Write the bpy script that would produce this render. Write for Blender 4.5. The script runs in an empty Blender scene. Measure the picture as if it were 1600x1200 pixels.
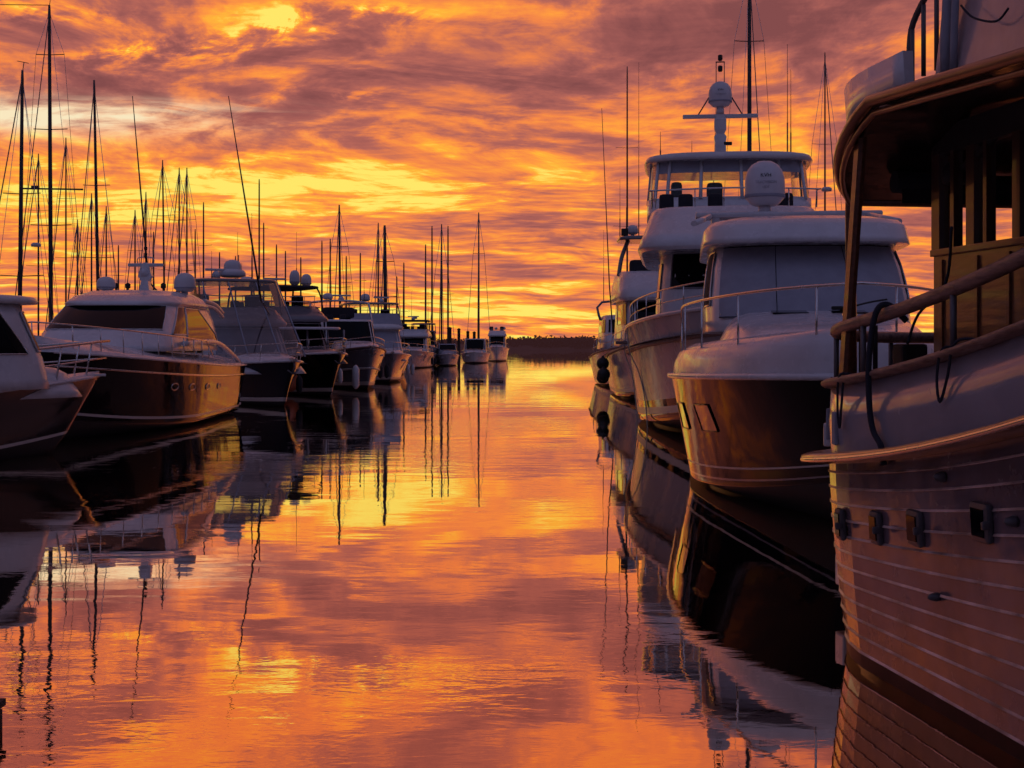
import bpy, bmesh, math, random
from mathutils import Vector, Matrix
from math import sin, cos, pi, radians as R, sqrt, atan2
scene = bpy.context.scene
COL = scene.collection
random.seed(7)
CAMH, F = 2.3, 2200.0
HZ = 537.0
def px2(px, py, Y):
    "point in the place seen at photo pixel (px, py) when it stands Y metres away"
    return Vector(((px-800)*Y/F, Y, CAMH-(py-HZ)*Y/F))
def dist(py): return CAMH*F/(py-HZ)
# ---------------- node maths helper
class NT:
    def __init__(s, nt): s.nt = nt; s.n = nt.nodes; s.l = nt.links
    def set(s, sock, v):
        if isinstance(v, E): s.l.new(v.o, sock)
        elif hasattr(v, 'is_output'): s.l.new(v, sock)
        else: sock.default_value = v
    def m(s, op, *a, clamp=False):
        n = s.n.new('ShaderNodeMath'); n.operation = op; n.use_clamp = clamp
        for i, v in enumerate(a): s.set(n.inputs[i], v)
        return E(s, n.outputs[0])
    def xyz(s, x, y, z):
        n = s.n.new('ShaderNodeCombineXYZ')
        for i, v in enumerate((x, y, z)): s.set(n.inputs[i], v)
        return n.outputs[0]
    def sep(s, v):
        n = s.n.new('ShaderNodeSeparateXYZ'); s.set(n.inputs[0], v)
        return [E(s, o) for o in n.outputs]
    def noise(s, vec, scale=1, detail=5, rough=.5, dist=0, lac=2.0, ty='FBM'):
        n = s.n.new('ShaderNodeTexNoise'); n.noise_dimensions = '3D'
        try: n.noise_type = ty
        except Exception: pass
        s.set(n.inputs['Vector'], vec); n.inputs['Scale'].default_value = scale
        n.inputs['Detail'].default_value = detail; n.inputs['Roughness'].default_value = rough
        n.inputs['Distortion'].default_value = dist; n.inputs['Lacunarity'].default_value = lac
        return E(s, n.outputs['Fac'] if 'Fac' in n.outputs else n.outputs[0])
    def ramp(s, fac, stops, interp='LINEAR'):
        n = s.n.new('ShaderNodeValToRGB'); cr = n.color_ramp; cr.interpolation = interp
        while len(cr.elements) > 1: cr.elements.remove(cr.elements[-1])
        for i, (p, c) in enumerate(stops):
            e = cr.elements[0] if i == 0 else cr.elements.new(p)
            e.position = p
            e.color = (*c, 1) if isinstance(c, (tuple, list)) else (c, c, c, 1)
        s.set(n.inputs[0], fac)
        return E(s, n.outputs[0])
    def mix(s, f, a, b):
        n = s.n.new('ShaderNodeMix'); n.data_type = 'RGBA'
        s.set(n.inputs[0], f)
        for k, v in ((6, a), (7, b)):
            if isinstance(v, (tuple, list)) and len(v) == 3: v = (*v, 1)
            s.set(n.inputs[k], v)
        return E(s, n.outputs[2])
    def smooth(s, x, a, b, lo=0.0, hi=1.0):
        n = s.n.new('ShaderNodeMapRange'); n.interpolation_type = 'SMOOTHSTEP'
        s.set(n.inputs[0], x)
        for i, v in enumerate((a, b, lo, hi)): n.inputs[i+1].default_value = v
        return E(s, n.outputs[0])
class E:
    def __init__(s, T, o): s.T, s.o = T, o
    def __add__(s, b): return s.T.m('ADD', s, b)
    __radd__ = __add__
    def __sub__(s, b): return s.T.m('SUBTRACT', s, b)
    def __rsub__(s, b): return s.T.m('SUBTRACT', b, s)
    def __mul__(s, b): return s.T.m('MULTIPLY', s, b)
    __rmul__ = __mul__
    def __truediv__(s, b): return s.T.m('DIVIDE', s, b)
# ---------------- materials
def mat(name, base=(.5,.5,.5), rough=.5, metal=0, coat=0, spec=.5, bump=0, bscale=8, var=0, vscale=3, stretch=(1,1,1), emit=None, alpha=1, rvar=0):
    m = bpy.data.materials.new(name); m.use_nodes = True
    T = NT(m.node_tree); b = T.n['Principled BSDF']
    b.inputs['Base Color'].default_value = (*base, 1); b.inputs['Roughness'].default_value = rough
    b.inputs['Metallic'].default_value = metal; b.inputs['Coat Weight'].default_value = coat
    b.inputs['Coat Roughness'].default_value = .04
    b.inputs['Specular IOR Level'].default_value = spec
    tc = T.n.new('ShaderNodeTexCoord'); mp = T.n.new('ShaderNodeMapping')
    T.l.new(tc.outputs['Object'], mp.inputs[0]); mp.inputs['Scale'].default_value = stretch
    if var:
        f = T.noise(mp.outputs[0], vscale, 6, .6)
        c = T.mix(T.smooth(f, .3, .7), tuple(x*(1-var) for x in base), tuple(min(1, x*(1+var*.5)) for x in base))
        T.l.new(c.o, b.inputs['Base Color'])
    if rvar:
        f = T.noise(mp.outputs[0], vscale*2.3, 5, .6)
        T.l.new(T.smooth(f, .3, .7, max(0, rough-rvar), rough+rvar).o, b.inputs['Roughness'])
    if bump:
        f = T.noise(mp.outputs[0], bscale, 4, .5)
        bn = T.n.new('ShaderNodeBump'); bn.inputs['Strength'].default_value = 1; bn.inputs['Distance'].default_value = bump
        T.l.new(f.o, bn.inputs['Height']); T.l.new(bn.outputs[0], b.inputs['Normal'])
    return m
M = {}
M['white'] = mat('white gelcoat', (.60,.60,.63), .24, coat=.3, var=.1, vscale=1.2, bump=.0015, bscale=1.2, rvar=.08)
M['whited'] = mat('white deck', (.55,.55,.56), .5, var=.12, vscale=2.5, bump=.003, bscale=60)
M['black'] = mat('black gloss hull paint', (.004,.004,.006), .05, coat=0, spec=.08, bump=.010, bscale=.9, stretch=(1,1,.35))
M['navy'] = mat('navy hull paint', (.008,.009,.018), .09, coat=0, spec=.3, bump=.015, bscale=.9, stretch=(1,1,.35))
M['hull_w'] = mat('white hull paint', (.36,.355,.40), .26, coat=.15, var=.1, vscale=.8, bump=.015, bscale=.9, stretch=(1,1,.4), rvar=.05)
M['grey'] = mat('grey hull paint', (.16,.15,.17), .18, coat=.4, bump=.015, bscale=.9, var=.1)
M['boot'] = mat('boot stripe', (.5,.45,.42), .3)
M['bottom'] = mat('dark bottom paint', (.012,.011,.012), .6, var=.3)
M['glass'] = mat('dark tinted glass', (.003,.003,.005), .04, spec=.12)
M['steel'] = mat('stainless steel', (.6,.6,.6), .22, metal=1, rvar=.06)
M['alu'] = mat('weathered aluminium', (.12,.11,.12), .45, metal=.3, var=.2)
M['mast'] = mat('silhouette toned mast', (.05,.045,.05), .4, var=.2)  # aluminium masts; their backlit silhouette is put into the dark base colour
M['rope'] = mat('dark rope', (.02,.022,.035), .9, bump=.004, bscale=120)
M['rubber'] = mat('black rubber', (.012,.012,.012), .6, bump=.003, bscale=30)
M['canvas'] = mat('blue grey canvas', (.30,.31,.37), .85, bump=.012, bscale=3, var=.1)
M['canvasd'] = mat('dark canvas', (.02,.02,.028), .9, bump=.01, bscale=5, var=.2)
M['wood'] = mat('varnished wood', (.16,.055,.025), .32, coat=.4, var=.35, vscale=4, stretch=(6,.6,6), bump=.002, bscale=30)
M['darkwood'] = mat('dark stained wood', (.05,.02,.011), .3, coat=.4, var=.3, vscale=5)
M['teak'] = mat('weathered teak', (.24,.15,.125), .5, var=.45, vscale=7, stretch=(4,.7,4), bump=.004, bscale=22, rvar=.12)
M['dome'] = mat('radome plastic', (.6,.6,.64), .35, var=.05)
M['grime'] = mat('dark interior', (.02,.017,.016), .7, var=.3)
M['plank'] = mat('old dock timber', (.07,.05,.04), .85, var=.5, vscale=6, stretch=(1,1,4), bump=.01, bscale=14)
M['red'] = mat('orange fender skin', (.5,.12,.05), .4)
for k_ in ('black', 'navy'):
    b_ = M[k_].node_tree.nodes['Principled BSDF']; b_.inputs['IOR'].default_value = 1.24; b_.inputs['Specular IOR Level'].default_value = .5
def clear_glass(name, tint, t):
    m = bpy.data.materials.new(name); m.use_nodes = True; T = NT(m.node_tree); T.n.clear()
    out = T.n.new('ShaderNodeOutputMaterial'); tr = T.n.new('ShaderNodeBsdfTransparent'); tr.inputs[0].default_value = (*tint, 1)
    g = T.n.new('ShaderNodeBsdfGlossy'); g.inputs['Roughness'].default_value = .05; g.inputs[0].default_value = (.9,.9,.9,1)
    fr = T.n.new('ShaderNodeFresnel'); fr.inputs[0].default_value = 1.5
    mx = T.n.new('ShaderNodeMixShader'); T.l.new((T.m('MULTIPLY', E(T, fr.outputs[0]), t)).o, mx.inputs[0])
    T.l.new(tr.outputs[0], mx.inputs[1]); T.l.new(g.outputs[0], mx.inputs[2]); T.l.new(mx.outputs[0], out.inputs[0])
    return m
M['clear'] = clear_glass('clear window glass', (.85,.82,.8), 1.0)
M['clearvinyl'] = clear_glass('clear vinyl curtain', (.62,.55,.55), 2.2)
# ---------------- geometry helpers (all append to a bmesh)
def BM(): return bmesh.new()
def grid(bm, rows, closed_u=False, mats=None):
    vr = [[bm.verts.new(p) for p in r] for r in rows]
    fs = []
    for i in range(len(vr)-1):
        n = len(vr[i]); k = n if closed_u else n-1
        for j in range(k):
            a, b, c, d = vr[i][j], vr[i][(j+1) % n], vr[i+1][(j+1) % n], vr[i+1][j]
            try:
                f = bm.faces.new((a, b, c, d)); f.smooth = True
                if mats: f.material_index = mats(i, j)
                fs.append(f)
            except ValueError: pass
    return vr
def cap(bm, loop):
    try: f = bm.faces.new(loop); return f
    except ValueError: return None
def tube(bm, pts, r, n=8, closed=False, caps=True):
    pts = [Vector(p) for p in pts]
    if not isinstance(r, (list, tuple)): r = [r]*len(pts)
    rings = []; N = len(pts); prev = None
    for i, p in enumerate(pts):
        if closed: t = pts[(i+1) % N]-pts[i-1]
        else: t = pts[min(i+1, N-1)]-pts[max(i-1, 0)]
        t.normalize()
        if prev is None:
            a = Vector((0,0,1)) if abs(t.z) < .9 else Vector((1,0,0))
            u = t.cross(a).normalized()
        else:
            u = prev - t*prev.dot(t); u.normalize()
        prev = u; v = t.cross(u)
        rings.append([p+(u*cos(2*pi*k/n)+v*sin(2*pi*k/n))*r[i] for k in range(n)])
    if closed: rings.append(rings[0])
    vr = grid(bm, rings, True)
    if not closed and caps: cap(bm, vr[0][::-1]); cap(bm, vr[-1])
def box(bm, c, s, rz=0, bev=.0, rx=0):
    r = bmesh.ops.create_cube(bm, size=1)
    vs = r['verts']
    mtx = Matrix.Translation(c) @ Matrix.Rotation(rz, 4, 'Z') @ Matrix.Rotation(rx, 4, 'X') @ Matrix.Diagonal((*s, 1))
    bmesh.ops.transform(bm, matrix=mtx, verts=vs)
    if bev:
        es = list({e for v in vs for e in v.link_edges})
        bmesh.ops.bevel(bm, geom=es, offset=bev, segments=2, affect='EDGES', profile=.6)
def lathe(bm, prof, c=(0,0,0), n=24):
    c = Vector(c)
    rows = [[c+Vector((r*cos(2*pi*k/n), r*sin(2*pi*k/n), z)) for k in range(n)] for r, z in prof]
    vr = grid(bm, rows, True); cap(bm, vr[0][::-1]); cap(bm, vr[-1])
def smooth_pts(pts, k=6, closed=False):
    pts = [Vector(p) for p in pts]; N = len(pts); out = []
    rng = range(N if closed else N-1)
    for i in rng:
        g = (lambda j: pts[j % N]) if closed else (lambda j: pts[max(0, min(N-1, j))])
        a, b, c, d = g(i-1), g(i), g(i+1), g(i+2)
        for q in range(k):
            t = q/k
            out.append(.5*((2*b)+(c-a)*t+(2*a-5*b+4*c-d)*t*t+(3*b-a-3*c+d)*t**3))
    if not closed: out.append(pts[-1])
    return out
def obj(name, bm, m, parent=None, smooth=None, fix=True):
    if fix: bmesh.ops.remove_doubles(bm, verts=bm.verts, dist=1e-5); bmesh.ops.recalc_face_normals(bm, faces=bm.faces)
    me = bpy.data.meshes.new(name); bm.to_mesh(me); bm.free()
    for x in (m if isinstance(m, (list, tuple)) else [m]): me.materials.append(M[x] if isinstance(x, str) else x)
    if smooth is not None:
        me.polygons.foreach_set('use_smooth', [smooth]*len(me.polygons))
    o = bpy.data.objects.new(name, me); COL.objects.link(o); o.parent = parent
    return o
def empty(name, loc, rz=0):
    o = bpy.data.objects.new(name, None); COL.objects.link(o); o.location = loc; o.rotation_euler = (0,0,rz)
    o.empty_display_size = .5
    return o
def tag(o, label=None, cat=None, group=None, kind=None):
    if label: o['label'] = label
    if cat: o['category'] = cat
    if group: o['group'] = group
    if kind: o['kind'] = kind
    return o
def thing(name, label, cat, loc, rz=0, group=None):
    return tag(empty(name, loc, rz), label, cat, group)
# ================= camera
cam = bpy.data.cameras.new('camera'); co = bpy.data.objects.new('camera', cam); COL.objects.link(co)
co.location = (0,0,CAMH); co.rotation_euler = (R(90),0,0)
cam.sensor_width = 36; cam.lens = 36*F/1600; cam.shift_y = (HZ-600)/1600
cam.clip_start = .1; cam.clip_end = 6000
scene.camera = co
scene.render.engine = 'CYCLES'
scene.view_settings.view_transform = 'Standard'; scene.view_settings.look = 'None'
scene.view_settings.exposure = 0; scene.view_settings.gamma = 1
scene.cycles.use_denoising = True
scene.cycles.max_bounces = 8; scene.cycles.glossy_bounces = 5; scene.cycles.transparent_max_bounces = 12
scene.cycles.sample_clamp_indirect = 6
scene.cycles.use_adaptive_sampling = True; scene.cycles.adaptive_threshold = .025; scene.cycles.adaptive_min_samples = 12
# ================= sky
world = bpy.data.worlds.new('World'); scene.world = world; world.use_nodes = True
T = NT(world.node_tree); bg = T.n['Background']
tc = T.n.new('ShaderNodeTexCoord')
vn = T.n.new('ShaderNodeVectorMath'); vn.operation = 'NORMALIZE'; T.l.new(tc.outputs['Generated'], vn.inputs[0])
dx, dy, dz = T.sep(vn.outputs[0])
z = T.m('MAXIMUM', dz, 0.0)
az = T.m('ARCTAN2', dx, dy)
el = T.m('ARCSINE', z)
def ang(px, py):
    d = Vector(((px-800)/F, 1, (HZ-py)/F)).normalized()
    return atan2(d.x, d.y), math.asin(d.z)
def blob(px, py, wx, wy, tilt=0):
    a, e = ang(px, py); u = az-a; v = el-e; c, s = cos(tilt), sin(tilt)
    U = (u*c+v*s)/(wx/F); V = (v*c-u*s)/(wy/F)
    return T.m('EXPONENT', (U*U+V*V)*-1.0)
# cloud deck: noise laid on a flat sheet high above, seen in perspective
q = z+.07
cx, cy = dx/q, dy/q
warp = T.noise(T.xyz(cx*.7, cy*.7, 3.1), 1, 2, .5)
big = T.noise(T.xyz(cx*.9+warp*1.1, cy*.55-warp*.8, 0.0), 1.15, 3, .5)
med = T.noise(T.xyz(cx*2.0+warp*1.6, cy*1.5+warp*2.2, 5.0), 1.7, 7, .6, .25)
# long thin streaks lying along the horizon
wob = T.noise(T.xyz(az*7, el*16, 9.0), 1, 2, .5)
st = T.noise(T.xyz(az*9+wob*1.5, (el+az*.03)*115+wob*3.0, 2.0), 1, 5, .6, .5)
st2 = T.noise(T.xyz(az*26, el*330+wob*7.0, 7.0), 1, 3, .6, .3)
lowk = T.smooth(el, .02, .17, 1.0, 0.0)
g = T.ramp(el*2.0, [(0, .68), (.05, .71), (.12, .66), (.2, .65), (.26, .63), (.34, .48), (.46, .44), (.6, .50), (.75, .42), (1, .22)])
g = T.m('MULTIPLY', g, 1.0)
stc = T.smooth(st, .37, .62)-.5; stc2 = T.smooth(st2, .40, .60)-.5; medc = T.smooth(med, .38, .62)-.5
br = g + (big-.5)*.6 + medc*(.25-.19*lowk) + stc*(lowk*.17+.03) + stc2*(lowk*.10+.02) + (med-.5)*(1.0-.75*lowk) + (st-.5)*(lowk*.8+.1) + (st2-.5)*(lowk*.5+.08)
def addb(e, w, *a, **k): return e + blob(*a, **k)*w
PB = E(T, T.m('MULTIPLY', az, 0.0).o)
for w, args in [(.33, (215,85,115,22,.12)), (.3, (60,20,120,20)), (.30, (430,55,130,30,.15)), (.25,(560,20,140,16)), (.3,(100,305,260,34)), (.26,(480,285,330,40)),
                (.07,(700,230,200,30,.2)), (.22,(530,150,90,9,.08)), (.24,(800,492,500,7)), (.12, (560,468,420,26)), (.12,(860,22,170,10)),
                (-.2,(700,110,330,45,-.05)), (-.16,(1270,60,260,70)), (-.13,(100,120,160,20)), (-.2,(800,350,190,22)), (-.12,(1250,400,300,80))]:
    if w > .15 and args[1] < 200: PB = addb(PB, w, *args[:4], tilt=args[4] if len(args) > 4 else 0)
    else: br = addb(br, w, *args[:4], tilt=args[4] if len(args) > 4 else 0)
fine = T.noise(T.xyz(cx*6.5+warp*3.0, cy*3.4+cx*2.0, 11.0), 1, 5, .62, .5)
br = br + PB*T.smooth(fine*.65+med*.35, .43, .56)*1.5 + (fine-.5)*(.5*T.smooth(el, .08, .2))
skyc = T.ramp(br, [(0, (.23,.072,.072)), (.22, (.34,.102,.092)), (.40, (.47,.135,.102)), (.53, (.68,.185,.085)), (.65, (.90,.240,.068)), (.77, (1.0,.325,.055)), (.88, (1.0,.47,.045)), (1, (1.0,.80,.14))])
# pale blue-white opening at the left
pale = blob(95,182,210,24)*T.smooth(med+big*.6, .62, .98)*1.5 + blob(240,168,150,12)*T.smooth(st, .4, .6)*.5
pale = T.m('MINIMUM', pale, 1.0)
skyc = T.mix(pale, skyc, (.95,.80,.52))
# the sky overhead and behind the viewer is dim dusk blue
up = T.smooth(el, .30, 1.1)
skyc = T.mix(up, skyc, (.16,.08,.11))
back = T.smooth(dy, .45, -.35)
# the glow is confined to the sky down the channel; to either side it dies into dusk
side = T.smooth(T.m('ABSOLUTE', az), .37, .80)
skyc = T.mix(side*.93, skyc, T.mix(T.smooth(el, .06, .5), (.035,.018,.020), (.13,.09,.15)))
bk = T.mix(T.smooth(el, .0, .9), (.095,.095,.19), (.12,.14,.28))
bk = T.mix(T.smooth(med, .3, .7)*.35, bk, (.17,.10,.13))
bk = T.mix(T.smooth(el, .10, .26), (.006,.005,.007), bk)   # dark band put into the rear sky for hull reflections, standing for unlit shore
skyc = T.mix(back, skyc, bk)
skyc = T.mix(T.smooth(dz, -.02, -.002), (.06,.02,.015), skyc)
T.l.new(skyc.o, bg.inputs[0]); bg.inputs[1].default_value = 1.0
world.cycles.sampling_method = 'MANUAL'; world.cycles.sample_map_resolution = 1024
# ================= the sun, just under the horizon down the channel: only its glow in the clouds lights the place
sl = bpy.data.lights.new('sun', 'SUN'); so = bpy.data.objects.new('sun', sl); COL.objects.link(so)
sl.energy = .5; sl.angle = R(1); sl.color = (1,.42,.16)
sd = Vector((-sin(R(6)), cos(R(6)), -math.tan(R(2)))).normalized()
so.rotation_euler = sd.to_track_quat('Z', 'Y').to_euler()
# ================= water
def make_water():
    bm = BM()
    xs = [-3000,-600,-200,-60,-20,0,20,60,200,600,3000]
    ys = [-400,-60,-10,10,30,60,120,300,460,1000,5000]
    grid(bm, [[(x, y, 0) for x in xs] for y in ys])
    m = bpy.data.materials.new('calm harbour water'); m.use_nodes = True; T = NT(m.node_tree); T.n.clear()
    out = T.n.new('ShaderNodeOutputMaterial')
    tc = T.n.new('ShaderNodeTexCoord'); x, y, z = T.sep(tc.outputs['Object'])
    sw = T.noise(T.xyz(x*.22, y*.45, 0.0), 1, 3, .5, .3)
    r1 = T.noise(T.xyz(x*1.1, y*2.3, 1.0), 1, 4, .55, .4)
    r2 = T.noise(T.xyz(x*5.0, y*8.5, 2.0), 1, 3, .5, .3)
    patch = T.smooth(T.noise(T.xyz(x*.12, y*.16, 4.0), 1, 3, .6, .6), .42, .66, .15, 1.0)
    shel = T.smooth(x, .3, 2.6, 1.0, .3)   # sheltered, calmer water beside the right-hand hulls
    h = sw*shel*.020 + r1*(patch*shel*.0105) + r2*(patch*shel*.0020)
    bn = T.n.new('ShaderNodeBump'); bn.inputs['Strength'].default_value = 1; bn.inputs['Distance'].default_value = .42
    T.l.new(h.o, bn.inputs['Height'])
    gl = T.n.new('ShaderNodeBsdfGlossy'); gl.inputs['Roughness'].default_value = .015
    T.l.new(bn.outputs[0], gl.inputs['Normal'])
    lw = T.n.new('ShaderNodeLayerWeight'); lw.inputs[0].default_value = .5; T.l.new(bn.outputs[0], lw.inputs['Normal'])
    f = E(T, lw.outputs['Facing'])
    gc = T.ramp(f, [(0, (.22,.17,.14)), (.5, (.52,.38,.31)), (.75, (.86,.66,.53)), (.95, (.97,.92,.86)), (1, (1,1,1))])
    T.l.new(gc.o, gl.inputs[0])
    T.l.new(gl.outputs[0], out.inputs[0])
    o = obj('water', bm, m, smooth=True); tag(o, kind='structure')
make_water()
# ================= far shore and trees
def shore():
    rnd = random.Random(3)
    bm = BM()
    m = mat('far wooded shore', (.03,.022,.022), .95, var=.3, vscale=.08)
    b = m.node_tree.nodes['Principled BSDF']; b.inputs['Emission Color'].default_value = (.05,.017,.017,1); b.inputs['Emission Strength'].default_value = .55  # faint glow in the material stands in for evening haze
    # low land
    rows = []
    for k, (yy, zz) in enumerate(((462,-.2),(465,.9),(474,2.2),(620,2.6))):
        rows.append([(x, yy+4*sin(x*.02)+3*sin(x*.07), zz) for x in range(-420, 421, 12)])
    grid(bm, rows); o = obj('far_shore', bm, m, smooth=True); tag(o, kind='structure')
    bm = BM()
    def clump(x, y, zc, rx, rz):
        n = int(60+rx*rz*14)
        for _ in range(n):
            a = rnd.random()*2*pi; rr = sqrt(rnd.random()); t = rnd.uniform(-1,1)
            p = Vector((x+cos(a)*rr*rx, y+sin(a)*rr*rx*.6, zc+t*rz*sqrt(max(0, 1-rr*rr*.7))))
            s = rnd.uniform(.2,.45)
            u = Vector((rnd.uniform(-1,1), rnd.uniform(-.4,.4), rnd.uniform(-1,1))).normalized()*s
            v = Vector((-u.z, rnd.uniform(-.3,.3), u.x))*rnd.uniform(.5,1)
            bm.faces.new([bm.verts.new(p+q) for q in (u, v, -u, -v)])
    x = -330
    while x < 330:
        h = 3.5+.7*sin(x*.021+1)+.4*sin(x*.09)+rnd.uniform(-.4,.6)
        if x < -70: h += min(3, (-70-x)*.03)
        clump(x, 470+rnd.uniform(-2,12), h*.52, rnd.uniform(1.8,3.4), h*.52)
        x += rnd.uniform(1.1,2.2)
    for yo, hk in ((472,.80),(478,.93)):
        rows = [[], []]
        for k in range(-330, 331):
            h = 3.5+.7*sin(k*.021+1)+.4*sin(k*.09)+(min(3, (-70-k)*.03) if k < -70 else 0)
            rows[0].append((k, yo, 0)); rows[1].append((k, yo, h*hk+rnd.uniform(-.25,.25)))
        grid(bm, rows)
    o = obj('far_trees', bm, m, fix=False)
    tag(o, 'low dark wooded shoreline along the horizon at the end of the channel', 'trees', kind='stuff')
shore()
# ================= boats. local frame: +Y to the bow, X across, Z up from the waterline, origin amidships
def lerp(a, b, t): return a+(b-a)*t
class Hull:
    def __init__(s, L, B, zst, zb, t0=.4, pw=2.2, q=.8, rake=1.2, chine=.84, czb=.55, flare=1.7, stern=.93, draft=.5, round_stern=0, cz0=.08, wlfine=1.35):
        s.__dict__.update(locals())
    def half(s, t):
        f = 1.0
        if t > s.t0:
            u = (t-s.t0)/(1-s.t0); f = max(0, 1-u**s.pw)**s.q
        st = lerp(s.stern, 1, min(1, t/.4))
        if s.round_stern and t < s.round_stern:
            v = 1-t/s.round_stern; st *= sqrt(max(0, 1-v*v))
        return s.B/2*f*st
    def zs(s, t): return lerp(s.zst, s.zb, t**1.8)
    def at(s, t, side, u=1.0, out=0.0):
        "point on the topside: t stern to bow, u chine (0) to sheer (1)"
        bs = s.half(t); e = max(0, (t-s.t0)/(1-s.t0)); bc = bs*s.chine*(1-.45*e**s.wlfine)
        if t > .995: bc = bs = 0
        zc = s.cz0+s.czb*e**2; z = lerp(zc, s.zs(t), u)
        b = bc+(bs-bc)*(u**lerp(1.0, s.flare, min(1, e*1.5)))
        y = -s.L/2+s.L*t-s.rake*(e**2)*(1-(z/s.zb))
        return Vector((side*(b+out), y, z))
    def y(s, t): return -s.L/2+s.L*t
    def build(s, root, m, nt=40, nu=9, name='hull', bands=None):
        ts = [1-(1-i/nt)**1.35 for i in range(nt+1)]
        if s.round_stern: ts = sorted(set(ts+[s.round_stern*(k/8)**2 for k in range(1, 9)]))
        rows = []
        for t in ts:
            P = [s.at(t, 1, 0)]; c = P[0]; e = max(0, (t-s.t0)/(1-s.t0))
            kz = -s.draft*(1-e**4)+.0; kz = min(kz, c.z-.02) if t < .995 else c.z-.3
            half = [Vector((0, c.y-(s.rake*.25*e*e), kz)), Vector((c.x*.55, c.y-(s.rake*.12*e*e), lerp(kz, c.z, .55)))]
            half += [s.at(t, 1, k/nu) for k in range(nu+1)]
            rows.append([Vector((-p.x, p.y, p.z)) for p in half[::-1]]+half[1:])
        bm = BM()
        def mi(i, j):
            n = len(rows[0])-1; k = min(j, n-1-j); u = (nu-k-.5)/nu
            if k >= nu: return 1
            if bands:
                for idx, lo, hi in bands:
                    if lo <= nu-1-k < hi: return idx
            return 0
        vr = grid(bm, rows, mats=mi); cap(bm, vr[0])
        for f in bm.faces:
            if len(f.verts) > 4: f.smooth = False
        return obj(name, bm, m, root)
    def sheer(s, side, a=0, b=1, n=30, u=1.0, out=.02, dz=0):
        return [s.at(lerp(a, b, k/n), side, u, out if lerp(a, b, k/n) < .99 else 0)+Vector((0,0,dz)) for k in range(n+1)]
    def loop(s, a=0, u=1.0, out=.02, dz=0, n=30):
        A = s.sheer(1, a, 1, n, u, out, dz); B_ = s.sheer(-1, a, 1, n, u, out, dz)
        A[-1].y += out; return A+B_[::-1][1:]
    def rail(s, root, m, r=.045, u=1.0, name='rub_rail', dz=0, out=.02, a=0):
        bm = BM(); tube(bm, s.loop(a, u, out, dz), r, 8); return obj(name, bm, m, root)
    def deck(s, root, m, dz=-.04, camber=.08, name='deck', a=0, b=1, inset=.02, prof=None):
        rows = []
        for k in range(31):
            t = lerp(a, b, k/30); w = max(0, s.half(t)-inset); z = s.zs(t)+dz; y = s.at(t, 1, 1).y
            pr = prof or [(1, 0), (.8, .4), (.5, .8), (0, 1)]
            h = [Vector((w*fx, y, z+camber*fz)) for fx, fz in pr]
            rows.append([Vector((-p.x, p.y, p.z)) for p in h]+h[::-1][1:])
        bm = BM(); vr = grid(bm, rows); cap(bm, vr[0]); return obj(name, bm, m, root, smooth=True)
    def bow_rail(s, root, h=.7, a=.5, m='steel', r=.018, every=8, inset=.08, mid=True, name='bow_rail', over=.0, b=1.0, dz=0.0, n=32):
        A = [s.at(lerp(a, b, k/n), 1, 1) for k in range(n+1)]
        L_ = [Vector((max(0, p.x-inset), p.y, p.z+dz)) for p in A]
        L_[-1].y += over
        top = [p+Vector((0, .10*min(1, k/4)+over*(k/n)**3, h*min(1, .35+.65*k/3))) for k, p in enumerate(L_)]
        mir = lambda q: [Vector((-p.x, p.y, p.z)) for p in q]
        full = top+mir(top)[::-1][(1 if b >= .999 else 0):]
        bm = BM(); tube(bm, full, r, 8)
        rail = obj(name, bm, m, root)
        if mid:
            bm = BM(); lowm = [lerp(p, q, .5) for p, q in zip(L_, top)][2:]
            tube(bm, lowm+mir(lowm)[::-1][(1 if b >= .999 else 0):], r*.7, 6); obj('middle_rail', bm, m, rail)
        for k in range(2, n+1, every):
            for sd in ((1, -1) if k < n or b < .999 else (1,)):
                p, q = L_[k], top[k]; bm = BM()
                tube(bm, [(sd*p.x, p.y, p.z-.05), (sd*q.x, q.y, q.z)], r*.85, 6); obj('stanchion', bm, m, rail)
        return rail
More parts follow.
